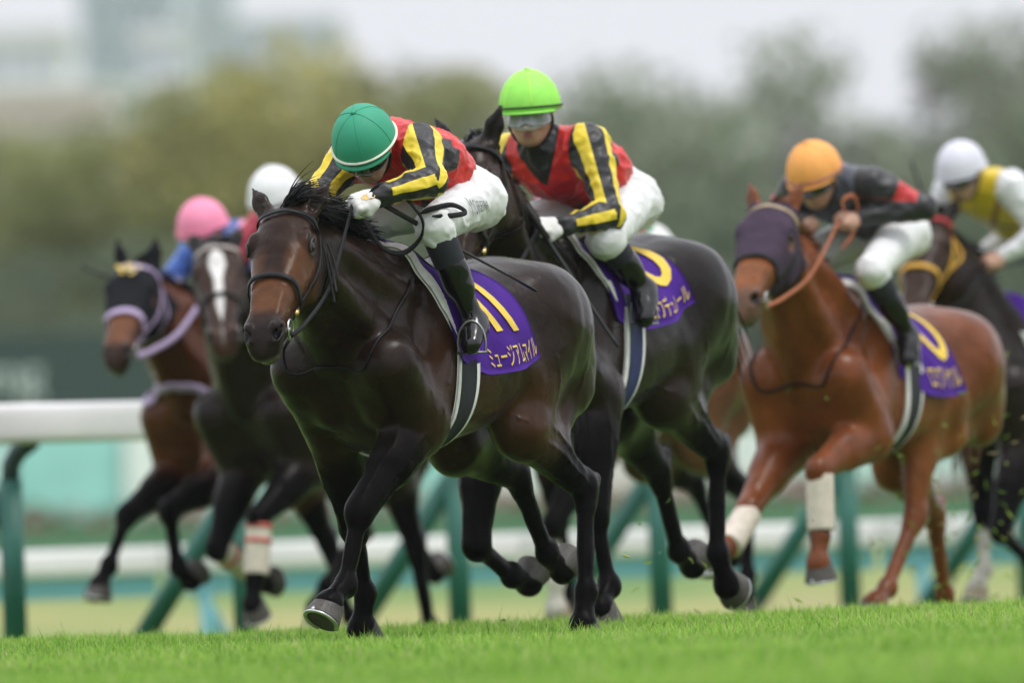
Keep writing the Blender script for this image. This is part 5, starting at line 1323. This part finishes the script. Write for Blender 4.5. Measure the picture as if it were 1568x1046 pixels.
BASE_R = dict(pel=(-.22, 0, 1.74), chest=(.15, 0, 1.91), neck=(.26, 0, 1.95), hc=(.38, 0, 1.96), shL=(.19, .18, 1.93), shR=(.19, -.18, 1.93), elL=(.29, .29, 1.76), elR=(.29, -.29, 1.76),
              wrL=(.47, .15, 1.72), wrR=(.47, -.15, 1.72), haL=(.55, .10, 1.69), haR=(.55, -.10, 1.69), knL=(.22, .26, 1.63), knR=(.22, -.26, 1.63), anL=(.05, .32, 1.27), anR=(.05, -.32, 1.27), toeL=(.17, .34, 1.20), toeR=(.17, -.34, 1.20),
              hf=(.93, 0, -.36), hup=(.36, 0, .93))
def R(dz=0.0, dx=0.0, **k):
    d = dict(BASE_R); d.update(k)
    return {n: (v if n in ('hf', 'hup') else (v[0]+dx, v[1], v[2]+dz)) for n, v in d.items()}
EARS = (-.85, .15, .35)
DBAY = dict(body=(.0150, .0072, .0042), tan=(.075, .030, .012), face=(.024, .0105, .0065), warm=(.105, .040, .014), muzzle=(.018, .013, .012), points=True)
BLK_BROWN = dict(body=(.0085, .0052, .0040), tan=(.030, .016, .010), face=(.024, .013, .009), muzzle=(.010, .008, .008), points=True, tanw=.7)
CHEST = dict(body=(.152, .043, .0125), tan=(.225, .082, .028), face=(.20, .070, .024), muzzle=(.12, .075, .055), points=False)
BAY = dict(body=(.095, .032, .013), tan=(.13, .05, .02), face=(.13, .05, .022), muzzle=(.03, .022, .02), points=True)
BROWN = dict(body=(.013, .0078, .006), tan=(.04, .02, .012), face=(.035, .018, .012), muzzle=(.05, .025, .018), points=True, blaze=1.0)
CHEST2 = dict(body=(.12, .05, .022), tan=(.16, .08, .04), face=(.13, .055, .025), muzzle=(.05, .03, .02), points=True)
SOCKW = (.55, .52, .47)
POSE_1 = {'x': -0.359, 'y': 46.409, 'scale': 1.104, 'heading': 33.372, 'dz': -0.089, 'tpitch': 0.788, 'gz': -0.03, 'neck': [29.8, 4.9, 32.9, 21.4], 'head': [-42.8, 21.1, 2.8], 'fl': [-43.3, 48.5, 15.8, 55.7, 68.1, -5.7], 'fr': [-49.2, -29.1, -25.0, -1.5, -1.7, 10], 'hl': [30.5, -57.2, 12.1, 18.2, 30.3, 5.5], 'hr': [5.0, -72.0, -40.1, -59.7, -90.1, 8.5]}
POSE_2 = {'x': 0.301, 'y': 49.238, 'scale': 1.136, 'heading': 30.598, 'dz': -0.029, 'tpitch': -1.016, 'gz': -0.03, 'neck': [54.6, 4.1, 52.9, 14.4], 'head': [-54.5, 13.9, 11.9], 'fl': [-51.1, 16.9, -3.6, 46.5, 15.7, 7.9], 'fr': [-14.5, 14.5, -64.2, -76.9, -101.6, -1.6], 'hl': [33.8, -60.5, 5.0, -26.8, -30.2, 0.7], 'hr': [-12.7, -57.0, -35.8, -65.1, -95.4, 10]}
POSE_3 = {'x': 1.677, 'y': 54.067, 'scale': 1.104, 'heading': 31.602, 'dz': -0.13, 'tpitch': 6.259, 'gz': -0.08, 'neck': [46.7, 5.7, 48.3, 19.1], 'head': [-35.5, 14.6, -1.6], 'fl': [-33.4, 72.2, 4.3, 13.2, 25.3, 2.0], 'fr': [-11.3, 55.8, 56.0, 68.3, 38.2, -7.6], 'hl': [66.5, 11.7, 41.1, 58.3, 58.3, 0.1], 'hr': [-12.9, -57.2, -25.8, -45.1, -32.9, 10]}
POSE_4 = {'x': 2.714, 'y': 59.29, 'scale': 1.076, 'heading': 35.026, 'dz': -0.026, 'tpitch': -0.268, 'gz': -0.14, 'neck': [64.3, -6.8, 64.3, -17.5], 'head': [-44.6, 20.9, -12.1], 'fl': [-13.0, 30.5, -60.0, -80.0, -90.0, 1.5], 'fr': [-64.0, 4.7, 9.6, 42.1, 54.1, -4.8], 'hl': [30.5, -57.2, 12.1, 18.2, 30.2, 5.5], 'hr': [5.0, -72.0, -40.1, -59.9, -89.9, 8.5]}
POSE_5 = {'x': -1.336, 'y': 59.786, 'scale': 1.085, 'heading': 35.006, 'dz': -0.025, 'tpitch': 0.684, 'gz': -0.14, 'neck': [44.4, 0.8, 48.0, 2.3], 'head': [-38.0, 23.1, -0.4], 'fl': [9.6, 70.2, -11.0, -59.7, -88.0, -1.3], 'fr': [-21.4, 65.8, 33.8, 39.0, 48.2, 1.2], 'hl': [35.8, -33.8, 49.8, 38.3, 26.2, -0.1], 'hr': [10.1, -34.9, -22.9, -40.0, -60.0, 0.0]}
POSE_6 = {'x': -1.018, 'y': 58.579, 'scale': 1.093, 'heading': 34.981, 'dz': -0.05, 'tpitch': 0.905, 'gz': -0.14, 'neck': [53.8, 5.7, 54.5, 19.5], 'head': [-39.6, 38.3, 5.8], 'fl': [-33.4, 58.9, 8.0, 8.4, 8.5, -0.7], 'fr': [-35.2, 34.3, -63.8, -70.0, -60.0, -2.2], 'hl': [30.0, -24.8, -12.8, -30.0, -40.0, 0.0], 'hr': [5.0, -72.0, -40.1, -60.0, -90.0, 8.5]}
POSE_7 = {'x': 0.543, 'y': 58.483, 'scale': 1.088, 'heading': 35.177, 'dz': -0.006, 'tpitch': 3.129, 'gz': -0.14, 'neck': [25.0, 0.0, 30.0, 0.0], 'head': [-65.0, 0.0, 0.0], 'fl': [-13.9, 43.6, -8.2, -4.9, 7.1, -5.6], 'fr': [-52.0, -22.1, -25.0, -1.5, -1.7, 10], 'hl': [30.5, -57.2, 12.1, 18.2, 30.2, 5.5], 'hr': [5.0, -72.0, -40.1, -59.9, -89.9, 8.5]}
def spec(pose, **k): d = dict(pose); d.update(vox=.013, jvox=.009, seed=1, ears=(EARS, EARS), prints=[], rider=R(), look={}); d.update(k); return d
HORSES = [
 spec(POSE_1, vox=.0075, jvox=.0056, seed=1, col=DBAY, label='dark bay racehorse with number 11 on its purple saddle cloth, out in front', ears=((-.78, .22, .45), (-.78, .22, .45)), mane=(-.55, .25, .75), mane_len=.85, mane_n=1900,
      prints=[('1', .45, .52, .06, .72, 'number', .10, .10), ('1', .64, .71, .05, .74, 'number', .10, .10), ('ミュージアムマイル', .36, .97, .82, .96, 'lettering', .05)], neck_strap=True, cheek_flap=True, girth_x=(.06, .205),
      rider=R(-.066, .046, pel=(-.22, .05, 1.755), chest=(.18, .03, 1.91), neck=(.28, .05, 1.94), hc=(.405, .08, 1.925), shL=(.235, .205, 1.925), shR=(.20, -.125, 1.915), elL=(.34, .315, 1.795), elR=(.36, -.175, 1.765), wrL=(.515, .20, 1.745), wrR=(.50, -.06, 1.735),
              haL=(.60, .14, 1.71), haR=(.585, -.03, 1.70), knL=(.26, .27, 1.635), knR=(.24, -.25, 1.63), anL=(.10, .325, 1.275), toeL=(.195, .365, 1.19), hf=(.69, .22, -.70), hup=(.70, .15, .70)),
      rein_loops=[[(0.619, .16, 1.660), (0.549, .23, 1.720), (0.419, .28, 1.610), (0.379, .26, 1.530), (0.439, .22, 1.470), (0.529, .19, 1.490), (0.589, .15, 1.590), (0.629, .13, 1.630)], [(0.419, .28, 1.610), (0.359, .31, 1.630), (0.279, .335, 1.640), (0.209, .345, 1.615), (0.279, .345, 1.602), (0.379, .31, 1.600)]],
      look=dict(label='jockey in green cap crouched low in black, red and yellow silks', silk=CROSS, cap=GREEN, band=CREAM, emblem=True, thigh_text=('MOREIRA', (.025, .30, 1.640), (-1, .45, .12), (.05, .30, 1), .20, .055), phase=.6)),
 spec(POSE_2, vox=.0085, jvox=.0062, seed=2, col=BLK_BROWN, label='near-black racehorse with number 10 on its cloth, second behind the leader', ears=((-.72, .40, .42), (-.72, .40, .42)), tail=(-.5, .05, -.3), tail_bend=(-.1, .2, -2.2), tail_len=.8, girth_mat=BLUE_GIRTH, drop=.47, back=.05, mane_len=.55, mane=(-.7, -.25, .4), mane_n=900,
      prints=[('1', .44, .53, .02, .68, 'number', .10, .04), ('0', .58, .97, .02, .70, 'number', .06, .02), ('クロワデュノール', .35, .97, .78, .94, 'lettering', .10)], rein_mat=BLACK_LEATHER, rein_r=.013,
      rein_loops=[[(.54, .12, 1.59), (.58, .10, 1.65), (.54, .05, 1.69), (.50, .06, 1.65)]], loop_mat=ORANGE_REIN,
      rider=R(-.092, -.033, pel=(-.17, .04, 1.775), chest=(.17, .0, 1.895), neck=(.27, 0, 1.975), hc=(.355, .0, 2.085), shL=(.24, .19, 1.96), shR=(.22, -.18, 1.945), elL=(.31, .305, 1.69), elR=(.34, -.26, 1.71), wrL=(.48, .20, 1.655), wrR=(.48, -.08, 1.66), haL=(.56, .14, 1.65), haR=(.56, -.04, 1.66),
              knL=(.29, .27, 1.60), knR=(.27, -.26, 1.61), anL=(.085, .315, 1.405), toeL=(.165, .35, 1.295), anR=(.085, -.31, 1.40), toeR=(.165, -.345, 1.30), hf=(.88, .34, -.16), hup=(.2, .05, .97)),
      look=dict(label='jockey in bright lime cap and grey goggles facing the camera', silk=CROSS, cap=LIME, band=DARKBAND, seam=LIMEBAND, lens=GOGGLE_GREY, shield=True, lips=True, phase=.9)),
 spec(POSE_3, vox=.0115, jvox=.009, seed=3, col=CHEST, label='chestnut racehorse wearing a purple blinker hood on the right', ears=((-.75, .5, .30), (-.75, .5, .30)), hood=PURPLE_HOOD, brow_mat=BEIGE_STRAP, rein_mat=ORANGE_REIN, rein_r=.0095, hair=HAIR_CHESTNUT, mane_len=.5,
      prints=[('1', .40, .48, .10, .55, 'number', .10, .1), ('0', .50, .92, .06, .72, 'number', .06, .08), ('ロワイヤル', .42, .97, .77, .94, 'lettering', .10)], bandage={'fl': (), 'fr': ()}, neck_strap=True,
      rein_loops=[[(.37, .14, 1.75), (.39, .14, 1.82), (.33, .16, 1.84), (.30, .16, 1.77), (.33, .15, 1.68), (.39, .12, 1.61)]],
      rider=R(-.015, .052, pel=(-.22, .03, 1.72), chest=(.11, 0, 1.87), neck=(.22, 0, 1.91), hc=(.32, 0, 1.935), shL=(.17, .19, 1.90), shR=(.17, -.18, 1.90), elL=(.03, .36, 1.80), elR=(.10, -.34, 1.79), wrL=(.23, .16, 1.76), wrR=(.27, -.08, 1.75), haL=(.32, .11, 1.755), haR=(.34, -.03, 1.74),
              knL=(.36, .28, 1.53), knR=(.34, -.28, 1.53), anL=(.13, .32, 1.245), toeL=(.20, .35, 1.15), anR=(.13, -.32, 1.24), toeR=(.2, -.35, 1.15), hf=(.86, .08, -.48), hup=(.48, 0, .86)),
      look=dict(label='jockey in orange cap and grey silks with a red armband', silk=SILK_GREY, cap=ORANGE, band=plain('cap_band_mauve', (.30, .12, .12), .6), gloves=False)),
 spec(POSE_4, vox=.013, seed=4, col=BROWN | dict(blaze=0), label='dark brown racehorse in yellow bridle with red browband at the right edge', bridle=YELLOW_STRAP, bridle_w=.026, brow_mat=RED_STRAP, sock={'fr': (.6, SOCKW)}, pale_hoof=('fr',), front=.13, mane_len=.5, rein_mat=BLACK_LEATHER,
      rider=R(.05, -.05, pel=(.0, 0, 1.80), chest=(.38, 0, 2.0), neck=(.50, 0, 2.06), hc=(.63, 0, 2.095), shL=(.47, .185, 2.03), shR=(.47, -.18, 2.03), elL=(.42, .30, 1.80), elR=(.45, -.28, 1.80), wrL=(.54, .16, 1.70), wrR=(.54, -.14, 1.70), haL=(.62, .12, 1.67), haR=(.62, -.10, 1.67), hf=(.92, .1, -.38), hup=(.38, 0, .92)),
      look=dict(label='jockey in pale lilac-white cap and yellow silks at the right edge', silk=SILK_YEL, cap=LILAC_WHITE, band=LILAC_WHITE, gloves=False)),
 spec(POSE_5, vox=.012, seed=5, col=BAY, label='bay racehorse in a black eared hood with lilac bridle at the far left', hood=BLACK_HOOD, hood_ears=True, flower=True, ears=((-.61, .75, .18), (-.61, .75, .18)), bridle=LILAC, bridle_w=.024, nose_w=.036, breast=(LILAC, .045, -.10), rein_mat=LILAC, rein_r=.016, mane_len=.5,
      rider=R(.04, -.04, hc=(.45, 0, 1.96), neck=(.32, 0, 1.93), chest=(.20, 0, 1.89), shL=(.24, .18, 1.90), shR=(.24, -.18, 1.90), elL=(.36, .27, 1.72), elR=(.40, -.28, 1.72)),
      look=dict(label='jockey in pink cap and blue silks behind the hooded horse', silk=SILK_BLUE, cap=PINK, band=PINK, gloves=False)),
 spec(POSE_6, vox=.012, seed=6, col=BROWN, label='dark brown racehorse with a white blaze between the leader and the hooded bay', brow_mat=PATTERN_STRAP, bandage={'fl': (.0, .3), 'fr': (.25,)}, mane_len=.55,
      rider=R(.035, -.05, hc=(.32, 0, 2.06), neck=(.22, 0, 2.0), chest=(.11, 0, 1.94), shL=(.16, .18, 1.97), shR=(.16, -.18, 1.97)),
      look=dict(label='jockey in white cap and crimson silks behind the leading horse', silk=SILK_CRIM, cap=WHITE, band=WHITE)),
 spec(POSE_7, vox=.014, seed=7, col=CHEST2, label='reddish brown racehorse mostly hidden behind the number 10 horse', sock={'fl': (.55, SOCKW)}, pale_hoof=('fl',), mane_len=.5, rider=R(.10, .03),
      look=dict(label='jockey in pink and green silks hidden behind the lime-capped jockey', silk=SILK_PINK, cap=PINK, band=PINK)),
]
build_ground()
build_rail()
build_background()
build_haze()
for hs in HORSES:
    root, J, Fh = build_horse(hs)
    build_jockey(hs, Fh)
H1, H2, H3, H4, H5, H7 = [HORSES[i] for i in (0, 1, 2, 3, 4, 6)]
whip(H1, (.51, .20, 1.64), (-.06, .345, 1.38), 'black whip poking out behind the boot of the green-capped jockey', .006)
whip(H2, (.62, .10, 1.70), (.43, .41, 1.095), 'long black whip hanging from the lime-capped jockey\'s white glove', .008, tip=False)
whip(H4, (.57, -.12, 1.74), (.64, -.25, 2.23), 'short dark whip raised beside the lilac-white cap', .009, tip=False)
whip(H5, (.54, -.14, 1.70), (.99, -.30, 1.85), 'dark whip sticking out beside the black hooded horse', .009, tip=False)
whip(H7, (.27, .12, 1.90), (-.19, .10, 2.13), 'black whip above the pink silks behind the lime-capped jockey', .010, tip=False)
build_grass()
def wpt(p, q):
    th = math.radians(p['heading']); fx = A(-math.sin(th), -math.cos(th), 0); ly = A(math.cos(th), -math.sin(th), 0); s = p['scale']; return A(p['x'], p['y'], p['gz'])+s*(q[0]*fx+q[1]*ly+q[2]*A(0, 0, 1))
build_clods([(wpt(H3, (-.2, .3, .45)), (.25, .5, .25), 110), (wpt(H3, (.2, .4, .9)), (.4, .3, .4), 26), (wpt(H2, (-.2, .1, .3)), (.25, .3, .22), 16), (wpt(H1, (-.9, .1, .2)), (.4, .3, .2), 8), (wpt(H3, (-.6, .2, .15)), (.3, .4, .15), 40)])
